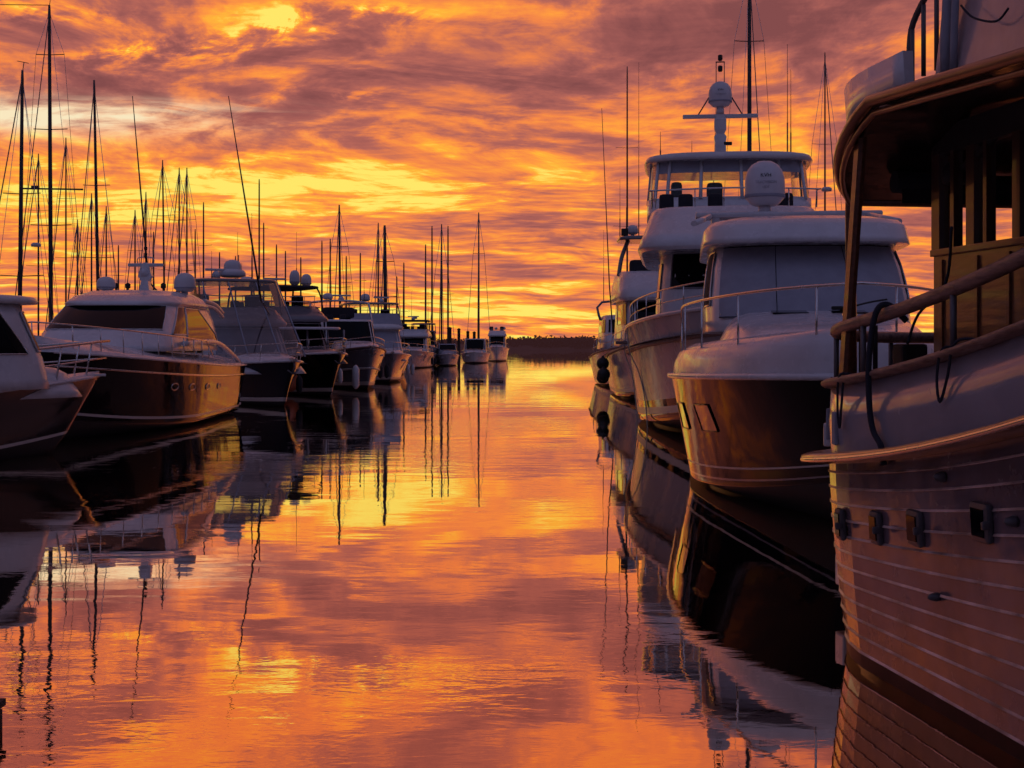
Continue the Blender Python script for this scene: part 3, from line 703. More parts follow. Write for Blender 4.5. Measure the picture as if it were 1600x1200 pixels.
# ================= tall white flybridge yacht behind it
def fly_yacht():
    r = thing('flybridge_yacht', 'tallest white yacht at right with enclosed flybridge, radar mast and grey white hull', 'motor yacht', (6.32, 40.2, 0), pi-.1135)
    H = Hull(19.4, 6.1, 2.5, 3.15, t0=.42, pw=2.6, q=.72, rake=1.2, chine=.9, flare=1.3, czb=.7, cz0=.12)
    H.build(r, ['hull_w', 'bottom', 'black', 'boot'], nt=44, nu=14, bands=[(2, 0, 1), (3, 1, 2), (2, 2, 3)])
    H.rail(r, 'white', .05, out=.02)
    H.rail(r, 'teak', .07, u=.76, out=.06, name='rub_rail')
    H.deck(r, 'whited', dz=-.55, camber=.12)
    H.bow_rail(r, .62, a=.45, inset=.1, every=4, mid=True)
    for t in (.47,.62):
        P_ = [H.at(t, 1, u, .03) for u in (1.0,.75,.5,.2)]+[Vector((H.at(t,1,0,.05).x, H.at(t,1,0).y, -.2))]
        P_[1].x += .12
        bm = BM(); tube(bm, smooth_pts(P_, 5), .018, 6); obj('mooring_line', bm, mat('pale rope %d' % int(t*100), (.55,.52,.42), .9, bump=.004, bscale=100), r)
    block(r, (H.half(.42)+.06,-1.4,2.33), (.5,2.4,.1), 'teak', 'boarding_step', bev=.04)
    m_ = House([(2.4,-8.2,1.6,2.25),(3.4,-8.2,1.3,2.22),(4.2,-8.2,.95,2.15),(4.95,-8.2,.45,2.08)], 6, .3)
    m_.build(r, 'white', 'saloon', capz=.0)
    m_.window(r, 'f', -.86, .86, 3.85, 4.85, 'glass', 'windshield', frame='grey', fr=.03, nu=14)
    for sd in 'rl':
        for a, b in ((.25,.85),(-.35,.18),(-.9,-.42)): m_.window(r, sd, a, b, 3.6, 4.6, 'glass', 'side_window', d0=.03, frame='grey', fr=.02)
    tr = House([(2.6,1.0,6.2,1.8),(3.1,1.0,5.0,1.6),(3.35,1.0,3.6,1.45)], 3.5, .3); tr.build(r, 'white', 'trunk_cabin', capz=.06)
    f = House([(4.84,-9.2,2.3,2.6),(4.95,-9.3,2.4,2.72),(6.08,-9.2,.8,2.36),(6.14,-9.2,.7,2.3)], 9, .35)
    f.build(r, 'white', 'flybridge', capz=.0)
    # forward flybridge rail and seats
    rl = pipe(r, [(2.3,.3,6.14),(2.3,.35,6.6),(2.2,.6,6.63),(0,.95,6.65),(-2.2,.6,6.63),(-2.3,.35,6.6),(-2.3,.3,6.14)], .025, 'steel', 'flybridge_rail')
    for x in (2.2,1.1,.3,-.6,-1.5): post(rl, (x,.66+.25*(1-abs(x)/2.3),6.12), (x,.66+.25*(1-abs(x)/2.3),6.62), .018, 'steel', 'stanchion')
    for x in (1.9,1.35,.5,-.8,-1.5): block(r, (x,-.5,6.38), (.42,.5,.5), 'canvasd', 'deck_seat', bev=.1)
    # enclosure: low wall, pillars, glazing, hardtop
    hw = 2.52
    e = House([(6.1,-7.6,-1.9,hw),(6.72,-7.6,-2.3,hw)], 7, .3); e.build(r, 'white', 'helm_wall', capz=-.4)
    ez0, ez1 = 6.7, 7.85
    E2 = House([(6.1,-7.6,-1.9,hw),(6.72,-7.6,-2.3,hw),(7.9,-7.6,-2.9,hw-.12)], 7, .3)
    for u in (-1.0,-.62,-.14,.36,.78,1.0):
        pts = [E2.side('f', u*.98, z) for z in (6.65,7.1,7.5,7.92)]; bm = BM(); tube(bm, pts, .055, 6); obj('pillar', bm, 'white', r)
    for sd in (1,-1):
        for y in (-4.4,-5.9,-7.4): post(r, (sd*(hw-.02),y,6.7), (sd*(hw-.13),y,7.9), .05, 'white', 'pillar')
        g = House([(6.7,-7.5,-2.6,hw-.04),(7.86,-7.5,-2.9,hw-.14)], 7, 0)
        g.window(r, 'r' if sd > 0 else 'l', -.95,.95, 6.72, 7.84, 'clear', 'enclosure_side_glass', out=0)
    E2.window(r, 'f', -.96,.96, 6.74, 7.5, 'clear', 'enclosure_windshield', out=-.02, nu=16)
    E2.window(r, 'f', -.97,.97, 7.5, 7.88, 'canvas', 'window_header', out=-.01, nu=16)
    slab(r, -8.0,-2.5, hw+.1, 7.88, .2, 'white', 'hardtop', capz=.1, bulge=.3)
    for x, w in ((1.3,.9),(-.6,1.0)): block(r, (x,-5.0,8.18), (w,.9,.12), 'white', 'air_unit', bev=.04)
    for x, y, s_ in ((1.6,-4.2,.35),(.4,-4.5,.5),(-1.2,-4.2,.5)): block(r, (x,y,6.95), (s_,.5,.9), 'canvasd', 'helm_seat', bev=.12)
    # mast
    mm = BM(); 
    grid(mm, [[Vector((sx*w, -5.2+sy*d, z)) for sx, sy in ((1,1),(-1,1),(-1,-1),(1,-1))] for z, w, d in ((8.1,.19,.3),(8.75,.17,.26),(8.95,.2,.2),(9.05,.13,.15),(9.2,.19,.18),(9.5,.19,.18),(9.7,.12,.12))], True)
    mx = .2
    mo = obj('radar_mast', mm, 'white', r, smooth=False); mo.location.x = mx
    block(mo, (0,-5.15,9.62), (2.4,.16,.13), 'white', 'spreader', bev=.03)
    for sd in (1,-1): post(mo, (sd*.7,-5.15,9.68), (sd*.32,-5.15,10.3), .022, 'alu', 'brace')
    dome(mo, 0,-5.15,9.92,.375,.82)
    lettering(mo, 'KVH', (0,-4.78,10.42), .09, (R(86),0,pi), 'glass')
    lettering(mo, 'TRACVISION', (0,-4.765,10.28), .06, (R(90),0,pi), 'canvas')
    for x in (-.13,.13): post(mo, (x,-5.15,10.7), (x,-5.15,11.35), .014, 'alu', 'light_mast')
    block(mo, (0,-5.15,11.37), (.3,.06,.04), 'alu', 'light_bracket')
    for z_ in (11.15,11.5):
        bm = BM(); lathe(bm, [(.055,z_-.09),(.075,z_-.06),(.075,z_+.08),(.05,z_+.1)], (0,-5.15,0), 12); obj('mast_light', bm, 'grime', mo, smooth=True)
    block(mo, (-.24,-5.0,8.72), (.26,.16,.1), 'grime', 'searchlight')
    whip(r, -1.95,-5.4,8.05, 3.9); whip(r, -2.1,-5.9,8.05, 3.2); whip(r, 2.1,-3.4,8.0, .9); whip(r, 1.1,-5.6,8.1,.8)
fly_yacht()

# ================= two more beyond on the right
def right_far():
    r = thing('sportfishing_boat', 'white boat with dark radar arch and sloping flybridge, just left of the tall yacht', 'motor boat', (6.3, 58.8, 0), pi)
    H = Hull(14, 4.3, 1.7, 2.55, t0=.35, pw=2.4, q=.75, rake=1.1, chine=.85); H.build(r, ['hull_w', 'bottom', 'black', 'boot'], bands=[(2,0,1),(3,1,2)], nu=12); H.rail(r, 'teak', .06); H.deck(r, 'whited')
    H.bow_rail(r, .75, a=.4, inset=.08, every=5)
    h = House([(2.2,-5,2.4,1.8),(3.2,-5,2.0,1.75),(4.1,-5,1.4,1.7)], 6, .2); h.build(r, 'white', 'cabin')
    h.window(r, 'f', -.9,.9,3.2,4.0,'glass','windshield', frame='grey', fr=.02)
    for sd in 'rl': h.window(r, sd, -.1,.9,3.1,3.95,'glass','side_window', frame='grey', fr=.02)
    f = House([(4.05,-5.3,1.9,1.9),(4.2,-5.3,1.95,1.98),(5.3,-5.2,.6,1.75)], 6, .25); f.build(r, 'white', 'flybridge')
    block(r, (0,-1.0,5.55), (2.6,.8,.6), 'canvasd', 'seat_cover', bev=.15)
    for sd in (1,-1):
        pipe(r, [(sd*1.75,-1.2,5.2),(sd*1.6,-1.5,6.0),(sd*1.3,-1.7,6.75)], .09, 'grey', 'arch_leg')
    slab(r, -3.4,-.6,1.75,6.7,.16,'grey','hardtop')
    dome(r, 1.1,-1.9,7.0,.24,.42); block(r, (1.5,-1.2,7.05), (.28,.28,.3), 'grime', 'searchlight'); dome(r, -.5,-2.0,7.0,.3,.45)
    whip(r, .87,-1.5,6.85, 7.5); whip(r, 1.4,-1.6,6.85,1.3); whip(r, 1.6,-2.5,6.85,2.6)
    o = BM(); tube(o, [(2.0,-1.0,2.6),(2.15,-1.2,4.8),(2.45,-1.6,12.4)], [.03,.03,.012], 6); obj('outrigger', o, 'mast', r)
    o = BM(); tube(o, [(-2.0,-1.0,2.6),(-2.15,-1.2,4.8),(-2.45,-1.6,12.4)], [.03,.03,.012], 6); obj('outrigger', o, 'mast', r)
    for y, z, q in ((-1.4,1.45,.27),(-1.4,.85,.27),(-.9,1.0,.28)):
        fender(r, H.half(.4)+.27, y, z, q, ball=True, top=(H.half(.4), y, 1.95))
    r = thing('motor_cruiser', 'farthest visible white cruiser on the right-hand row, only its bow rail and edge showing', 'motor boat', (6.6, 76.5, 0), pi)
    H = Hull(13, 4.4, 1.5, 2.3, t0=.35, pw=2.4, q=.75, rake=1.1); H.build(r, ['hull_w','bottom','boot'], bands=[(2,1,2)]); H.rail(r, 'teak', .05); H.deck(r, 'whited'); H.bow_rail(r, .8, a=.4, every=5)
    h = House([(2.0,-4.5,2.2,1.8),(3.8,-4.5,.9,1.65)], 6, .2); h.build(r, 'white', 'cabin', capz=.1)
    h.window(r, 'f', -.9,.9,2.9,3.6,'glass','windshield'); h.window(r, 'r', -.4,.9,2.9,3.6,'glass','side_window'); h.window(r, 'l', -.4,.9,2.9,3.6,'glass','side_window')
    pipe(r, [(1.7,-1.5,3.6),(1.6,-1.8,4.6),(-1.6,-1.8,4.6),(-1.7,-1.5,3.6)], .07, 'grey', 'radar_arch', k=3); dome(r, .6,-1.8,4.75,.3,.4); whip(r, 1.5,-1.8,4.6,4)
right_far()
# ================= left-hand row
def left_trawler():
    r = thing('trawler', 'small dark-hulled trawler with white pilothouse and bow rail, cut off by the left edge', 'trawler', (-12.24, 25.87, 0), R(-38))
    H = Hull(11, 3.5, 1.1, 1.62, t0=.35, pw=1.75, q=.85, rake=1.1, chine=.8, flare=1.9, czb=.35, cz0=.06)
    H.build(r, [mat('dark glossy trawler paint', (.012,.009,.011), .10, coat=.4, spec=.5, bump=.012, bscale=1.2),'bottom','boot'], nt=40, nu=18, bands=[(2,0,1)])
    H.rail(r, 'white', .035); H.deck(r, 'white', dz=.0, camber=.1, prof=[(1,0),(.97,.5),(.8,.6),(.5,.9),(0,1)])
    H.bow_rail(r, .74, a=.3, r=.026, inset=.06, every=4, over=.08)
    bm = BM(); box(bm, (0, 5.3, 1.63), (.36, .5, .06), 0, .02); obj('bow_pulpit', bm, 'white', r)
    t = House([(1.2,-2,4.7,.85),(1.68,-2,4.35,.75),(1.8,-2,4.1,.68)], 4, .2); t.build(r, 'white', 'trunk_cabin', capz=.05)
    for y in (.45,.62,.79):
        t.window(r, 'r', y, y+.07, 1.56, 1.68, 'glass', 'porthole', frame='steel', fr=.015)
        t.window(r, 'l', y, y+.07, 1.56, 1.68, 'glass', 'porthole', frame='steel', fr=.015)
    h = House([(1.4,-3.4,3.65,1.26),(2.0,-3.4,3.5,1.24),(3.08,-3.4,3.0,1.14)], 7, .2); h.build(r, 'white', 'pilothouse', capz=0)
    for sd in 'rl':
        h.window(r, sd, .05,.38,2.1,2.95,'glass','side_window', frame='steel', fr=.014)
        h.window(r, sd, .44,.60,2.1,2.95,'glass','side_window', frame='steel', fr=.014)
        h.window(r, sd, .66,.93,2.1,2.9,'glass','side_window', d1=-.12, frame='steel', fr=.014)
    for a, b in ((-.9,-.35),(-.28,.28),(.35,.9)): h.window(r, 'f', a,b,2.15,2.92,'glass','windshield', frame='white', fr=.02)
    slab(r, -3.9, 3.45, 1.30, 3.08, .13, 'white', 'roof', capz=.08, bulge=.15)
    dome(r, .55, 2.2, 3.28,.19,.22,'navigation_dome'); dome(r, -.3, 2.9, 3.28,.16,.2,'navigation_dome'); pipe(r, [(.9,1.6,3.2),(.9,1.6,3.36),(.8,1.9,3.4)], .03, 'steel', 'horn', 2)
    block(r, (0,-2.2,1.3),(2.6,2.2,.3),'whited','cockpit_coaming')
left_trawler()

def left_cruiser():
    r = thing('express_cruiser', 'black-hulled express cruiser with long dark windshield and two domes on its white hardtop', 'motor cruiser', (-10.85, 39.1, 0), pi)
    H = Hull(14.4, 4.5, 1.6, 2.12, t0=.45, pw=1.8, q=.65, rake=1.1, chine=.88, flare=1.4, czb=.45, cz0=.12)
    H.build(r, ['black','bottom','boot','grey'], nt=48, nu=24, bands=[(2,2,3)])
    H.rail(r, 'steel', .03, u=.80, out=.015); H.rail(r, 'white', .03)
    for t in (.30,.42,.53,.62):
        for sd in (1,-1):
            rows = [[H.at(t+.016*cos(a)*q, sd, .60+.055*sin(a)*q, .01) for a in [2*pi*i/14 for i in range(14)]] for q in (1,.02)]
            bm = BM(); grid(bm, rows, True); o = obj('porthole', bm, 'glass', r)
            bm = BM(); tube(bm, rows[0], .016, 6, closed=True); obj('porthole_rim', bm, 'steel', o)
    H.deck(r, 'white', dz=.0, camber=.38, prof=[(1,0),(.97,.2),(.9,.3),(.55,.85),(0,1)])
    H.bow_rail(r, .62, a=.36, inset=.12, every=3, mid=False, dz=.05)
    h = House([(2.1,-5.0,2.6,1.86),(2.6,-5.0,1.9,1.80),(3.0,-4.9,1.2,1.70),(3.38,-4.8,.5,1.56)], 7, .35); h.build(r, 'white', 'cabin', capz=0)
    h.window(r, 'f', -.93,.93,2.68,3.34,'glass','windshield', frame='white', fr=.02, nu=18)
    for sd in 'rl':
        h.window(r, sd, .42,.84,2.55,3.32,'glass','side_window', d0=.1, d1=-.06, frame='white', fr=.02)
        h.window(r, sd, -.85,.38,2.35,3.3,'glass','side_window', d0=.75, d1=.1, frame='white', fr=.02, nu=12)
    t = House([(3.34,-4.6,.75,1.62),(3.42,-4.8,.72,1.68),(3.62,-4.4,.2,1.55),(3.74,-3.8,-.5,1.35)], 4.5, .35); t.build(r, 'white', 'hardtop', capz=.1)
    for sd in (1,-1):
        for dz in (0,.13): pipe(r, [(sd*1.5,-3.6,3.6-dz),(sd*1.62,-4.6,3.52-dz),(sd*1.66,-5.6,3.28-dz)], .06, 'white', 'hardtop_fin')
        pipe(r, [(sd*1.95,1.0,2.3),(sd*1.97,-3,2.35),(sd*1.95,-5.5,2.0),(sd*1.95,-6.8,1.7)], .07, 'white', 'cockpit_coaming')
    dome(r, 1.0,-2.0,3.86,.27,.4); dome(r, -1.25,-2.2,3.82,.31,.56)
    m_ = BM(); grid(m_, [[Vector((sx*w, -2.6+sy*d, z)) for sx, sy in ((1,1),(-1,1),(-1,-1),(1,-1))] for z, w, d in ((3.8,.16,.2),(4.15,.1,.14),(4.3,.2,.12),(4.55,.14,.1),(4.7,.05,.06))], True)
    mo = obj('radar_mast', m_, 'white', r, smooth=False); radar_bar(mo, 0,-2.6,4.32,1.05)
    pipe(mo, [(-.22,-2.6,4.62),(-.22,-2.6,4.84),(.22,-2.6,4.84),(.22,-2.6,4.62)], .016, 'steel', 'light_hoop', 3)
    bm = BM(); lathe(bm, [(.02,4.8),(.05,4.88),(.05,4.98),(.03,5.0),(.03,5.06),(.05,5.08),(.05,5.16),(.01,5.2)], (0,-2.6,0), 10); obj('mast_light', bm, 'grime', mo)
    for x in (.5,-.55,.85): bm = BM(); lathe(bm, [(.03,3.75),(.03,3.92),(.08,3.95),(.08,4.06),(.02,4.1)], (x,-2.5,0), 10); obj('deck_light', bm, 'grime', r)
    stern_gear(r, H)
left_cruiser()

def cruiser(name, label, cat, tip, alpha, L, B, zb, zst, hullm, seed, fly=True, top=None, front='glass', domes=(), out=False, curtain=False, hz=2.9, arch=False, pw=2.4, bulwark=0, detail=True, rail=.65, deckm='white', housem='white', group=None, flare=1.5, stripe=True):
    "motor yacht with bow tip at `tip`, heading alpha degrees clockwise from straight down the channel"
    a = R(alpha); d = Vector((sin(a), cos(a))); c = Vector(tip)-d*L/2; hb = B/2
    r = thing(name, label, cat, (c.x, c.y, 0), -a, group)
    H = Hull(L, B, zst, zb, t0=.35, pw=pw, q=.78, rake=L*.07, flare=flare, czb=.12)
    H.build(r, [hullm,'bottom','boot'], nt=30, nu=10, bands=[(2,0,1)] if stripe else None); H.rail(r, 'white' if not bulwark else 'teak', .045); H.deck(r, 'whited' if deckm == 'white' else deckm, camber=.15, dz=-bulwark-.03)
    H.bow_rail(r, rail, a=.45, inset=.08, every=6 if detail else 10, mid=detail, over=.2)
    zd = zst+.1; yf = L*.16; yb = -L*.34
    h = House([(zd-.4,yb,yf,hb*.80),(zd+.5,yb,yf-.35,hb*.78),(hz,yb,yf-1.1,hb*.72)], 7, .25); h.build(r, housem, 'cabin')
    h.window(r, 'f', -.9,.9, zd+.45, hz-.1, front, 'windshield', frame='white' if detail else None, fr=.025)
    for sd in 'rl':
        h.window(r, sd, .1,.88, zd+.5, hz-.12, 'glass', 'side_window', d1=-.05); h.window(r, sd, -.9,.02, zd+.5, hz-.12, 'glass', 'side_window')
    t = House([(zb-.5,yf-.6,yf+L*.22,hb*.62),(zb+.1,yf-.6,yf+L*.16,hb*.52),(zb+.25,yf-.6,yf+L*.08,hb*.45)], 3.5, .2); t.build(r, housem, 'trunk_cabin', capz=.05)
    z = hz
    if fly:
        f = House([(hz-.02,yb-.2,yf-.7,hb*.80),(hz+.1,yb-.2,yf-.65,hb*.82),(hz+.75,yb+.8,yf-1.7,hb*.70)], 8, .2); f.build(r, housem, 'flybridge'); z = hz+.75
        for x in (.5,-.4): block(r, (x*hb, yf-3.0, z+.25), (.5,.5,.6), 'canvasd', 'helm_seat', bev=.1)
        w = House([(z-.02,yb+.9,yf-1.75,hb*.68),(z+.3,yb+.9,yf-2.1,hb*.62)], 8, .2); w.window(r, 'f', -.95,.95,z,z+.28,'clearvinyl','wind_deflector',out=0)
    if top:
        m_, zt = top; y1, y0 = yf-1.6, yb+1.2
        for sd in (1,-1):
            pipe(r, [(sd*hb*.72,y1+.2,z-.3),(sd*hb*.7,y1-.1,lerp(z,zt,.6)),(sd*hb*.68,y1-.4,zt)], .04, m_, 'top_support')
            pipe(r, [(sd*hb*.72,y0+.4,z-.3),(sd*hb*.7,y0+.6,lerp(z,zt,.6)),(sd*hb*.68,y0+.8,zt)], .05, m_, 'top_support')
        slab(r, y0,y1, hb*.78, zt, .12, m_, 'hardtop', capz=.06, bulge=.15)
        zt += .14
    else: zt = z
    if curtain:
        cz = House([(zd+.3,yf-2.5,yf+1.3,hb*.8),(lerp(zd, zt, .5),yf-3,yf-.1,hb*.75),(zt-.1,yf-4,yf-1.65,hb*.7)], 7, .2)
        cz.window(r, 'f', -.98,.98, zd+.35, zt-.15, 'clearvinyl', 'clear_curtain', out=.08, nu=12, nz=8)
        for sd in 'rl': cz.window(r, sd, -.2,.98, z+.05, zt-.15, 'clearvinyl', 'clear_curtain', out=.03)
        for u in (-.97,-.33,.33,.97): bm = BM(); tube(bm, [cz.side('f', u, lerp(zd+.35, zt-.15, k/6), .10) for k in range(7)], .03, 6); obj('curtain_seam', bm, 'canvas', r)
    if arch:
        pipe(r, [(hb*.85,yf-2.2,zd+.2),(hb*.8,yf-2.7,z+.5),(hb*.6,yf-2.9,z+1.0),(-hb*.6,yf-2.9,z+1.0),(-hb*.8,yf-2.7,z+.5),(-hb*.85,yf-2.2,zd+.2)], .06, 'steel', 'radar_arch', 4); zt = max(zt, z+1.0)
    for x, y, rr, hh in domes: dome(r, x*hb, y, zt+.12, rr, hh, foot=False)
    if detail:
        rr_ = random.Random(seed)
        for q in range(3): whip(r, hb*rr_.uniform(-.7,.7), yb+rr_.uniform(1.5,3.5), zt, rr_.uniform(1.0,3.4), r=.013)
        if not domes or seed in (2,3,5): radar_bar(r, rr_.uniform(-.4,.4), yf-3.4, zt+.05, 1.1)
        if fly:
            fr_ = pipe(r, [(hb*.68,yb+1.5,z+.55),(hb*.66,yf-2.2,z+.5),(hb*.35,yf-1.75,z+.45),(-hb*.35,yf-1.75,z+.45),(-hb*.66,yf-2.2,z+.5),(-hb*.68,yb+1.5,z+.55)], .02, 'steel', 'flybridge_rail', 4)
            for sx in (1,-1):
                for yy in (yb+2, (yb+yf)/2, yf-2.3): post(fr_, (sx*hb*.66, yy, z-.02), (sx*hb*.67, yy, z+.52), .015, 'steel', 'stanchion')
        for x, y, w_ in ((.3,-.5,.35),(-.25,-1.6,.5),(.05,.3,.3)): block(r, (x*hb, y, z+.12), (w_,.4,.3), 'canvasd', 'covered_gear', bev=.08)
        for t_ in (.45,.62):
            for sd in (1,-1):
                p_ = H.at(t_, sd, 1); fender(r, p_.x+sd*.16, p_.y, p_.z*.45, .13, .62, 'canvasd' if seed % 2 else 'white', top=(p_.x, p_.y, p_.z+.3))
        c_ = H.at(.96, 1, 1); bm = BM(); box(bm, (0, H.L/2-.05, c_.z+.06), (.16,.6,.1), 0, .02); an = obj('anchor_roller', bm, 'steel', r)
        bm = BM(); tube(bm, [(0,H.L/2+.1,c_.z+.02),(0,H.L/2+.2,c_.z-.22),(0,H.L/2-.05,c_.z-.42)], .035, 6); tube(bm, [(-.2,H.L/2-.02,c_.z-.3),(0,H.L/2-.02,c_.z-.45),(.2,H.L/2-.02,c_.z-.3)], .03, 6); obj('anchor', bm, 'alu', an)
        stern_gear(r, H)
    if out:
        for sd in (1,-1):
            bm = BM(); base = Vector((sd*hb*.95, yf-2, z-.4)); tube(bm, [base, base+Vector((sd*.1, 0, 1.6)), base+Vector((sd*out[0], out[1], out[2]))], [.035,.03,.012], 6); obj('outrigger', bm, 'mast', r)
    return r, H
def left_row():
    # white sport fisherman with clear curtains and two long outriggers
    r, H = cruiser('sportfishing_boat', 'white sport fisherman with clear curtained front, big dome and long outriggers beside the black cruiser', 'motor boat', px2(458,565,50.5).xy, 152, 14, 4.6, 1.68, 1.35, 'navy', 1,
                   top=('grey', 4.75), front='canvas', curtain=True, hz=3.0, pw=1.9, domes=((-.1,-1.2,.55,.38),), deckm='white')
    dome(r, -.25,-1.2,5.2,.36,.55); post(r, (-.5,-1.2,5.3), (-.5,-1.2,5.95), .02, 'mast', 'mast'); radar_bar(r, .5,-1.0,5.0,.9)
    for (bx, by), (tx, ty), Y in (((232,440),(207,150),51),((408,470),(357,150),50.5)):
        A, Bp = px2(bx,by,Y), px2(tx,ty,Y); m_ = Matrix.Translation(r.location) @ Matrix.Rotation(r.rotation_euler.z, 4, 'Z'); mi = m_.inverted()
        bm = BM(); tube(bm, [mi @ A, mi @ A.lerp(Bp, .4), mi @ Bp], [.04,.032,.014], 6); obj('outrigger', bm, 'mast', r)
        if bx < 300: post(r, mi @ A, (H.half(.5)*.8, -1, 3.2), .03, 'alu', 'outrigger_base')
        else: post(r, mi @ A, (-H.half(.5)*.6, .5, 3.4), .03, 'alu', 'outrigger_base')
    # tall dark trawler yacht
    r, H = cruiser('trawler_yacht', 'tall dark trawler yacht with black framed top, twin domes and round orange fender', 'trawler', px2(530,566,61).xy, 152, 15, 4.7, 1.9, 1.5, 'black', 2,
                   top=('canvasd', 4.95), hz=3.35, housem='grey', front='glass', domes=((-.55,-2.0,.26,.75),(-.9,-2.6,.26,.6),(.55,-1.5,.35,.35)), pw=2.2)
    hb = 2.35
    for z, w in ((4.3,.70),(4.05,.72)): pipe(r, [(w*hb,-2.0,z),(w*hb,.5,z),(0,.7,z),(-w*hb,.5,z),(-w*hb,-2.0,z)], .025, 'steel', 'bridge_rail')
    slab(r, -4.5, 3.2, 2.2, 2.95, .12, 'white', 'deck_ledge', capz=.02)
    for x in (2.0, 1.0,-.2,-1.2,-2.0): post(r, (x,2.9,1.7),(x,2.9,2.95), .05, 'grey', 'post')
    fender(r, 1.55, 5.4, .62, .46, m='red', ball=True, name='ball_fender', top=(1.2,5.3,1.75))
    for x, y in ((-1.9,4.0),(1.95,3.0)): fender(r, x+.25*(1 if x > 0 else -1), y, .75, .17, 1.0, 'white', top=(x,y,1.7))
    # grey boat with upright bow
    r, H = cruiser('pilot_boat', 'grey boat with tall blunt bow and tubular arch, right of the dark trawler', 'motor boat', px2(581,545,70.5).xy, 160, 12.5, 4.2, 2.15, 1.5, 'grey', 3, fly=False, arch=True, hz=3.6, pw=2.3, bulwark=.1, rail=.5, domes=((.3,-1.0,.28,.35),), flare=1.1)
    block(r, (0,-1.2,4.0), (1.7,.8,.6), 'canvasd', 'seat_cover', bev=.15)
    H.rail(r, 'boot', .05, u=.45, out=.03)
    # sport boat with white canvas-covered bridge
    r, H = cruiser('convertible_yacht', 'sport yacht with pale canvas-covered windshield, dark hardtop and one dome, beside a thick mast', 'motor yacht', px2(613,556,82).xy, 165, 14, 4.5, 1.75, 1.35, 'grey', 4, top=('grey', 4.75), front='canvas', hz=3.2, domes=((.1,-1.5,.3,.5),), curtain=False, arch=False, pw=2.6)
    f = House([(3.25,-3,1.3,1.75),(4.2,-3,.5,1.6)], 8, .2); f.window(r, 'f', -.97,.97,3.3,4.2,'canvas','bridge_cover',out=.15)
    radar_bar(r, -.8,-1.5,4.95,1.0)
    # farther boats, bows to the viewer
    cruiser('motor_yacht', 'white motor yacht seen bow on, with dark canvas bridge, in the distant left-hand row', 'motor yacht', (px2(638,560,129).x, 129), 180, 14, 3.8, 1.7, 1.3, 'hull_w', 5, top=('canvasd', 4.45), hz=2.95, detail=True, domes=((0,-1.5,.25,.3),))
    cruiser('pilothouse_boat', 'narrow boat with dark upright pilothouse and orange-lit bow edge, distant left-hand row', 'motor boat', (px2(671,560,145).x, 144.5), 172, 13, 3.3, 2.0, 1.5, 'hull_w', 6, fly=False, top=('grey', 4.35), hz=3.7, housem='grey', detail=False)
    cruiser('small_cruiser', 'smallest low cruiser with a tented dark cover, between pilothouse boat and thin piles', 'motor boat', (px2(701,560,145).x, 144), 176, 8, 2.5, 1.25, 1.0, 'hull_w', 7, fly=False, hz=2.3, housem='canvas', detail=False, rail=.4)
    r, H = cruiser('cabin_boat', 'white cabin boat with one wide pale-framed windshield, near the end of the row', 'motor boat', (px2(741,560,164).x, 163.5), 180, 10, 3.5, 1.3, 1.0, 'white', 8, fly=False, hz=2.9, detail=False, rail=.4)
    cruiser('flybridge_yacht', 'small white flybridge yacht, last boat of the left-hand row against the far shore', 'motor yacht', (px2(776,560,182).x, 181), 180, 14, 3.1, 1.9, 1.5, 'white', 9, hz=3.3, detail=False, domes=((.6,-1,.2,.4),(-.6,-1,.2,.4),(.1,-1.4,.2,.35)))
left_row()

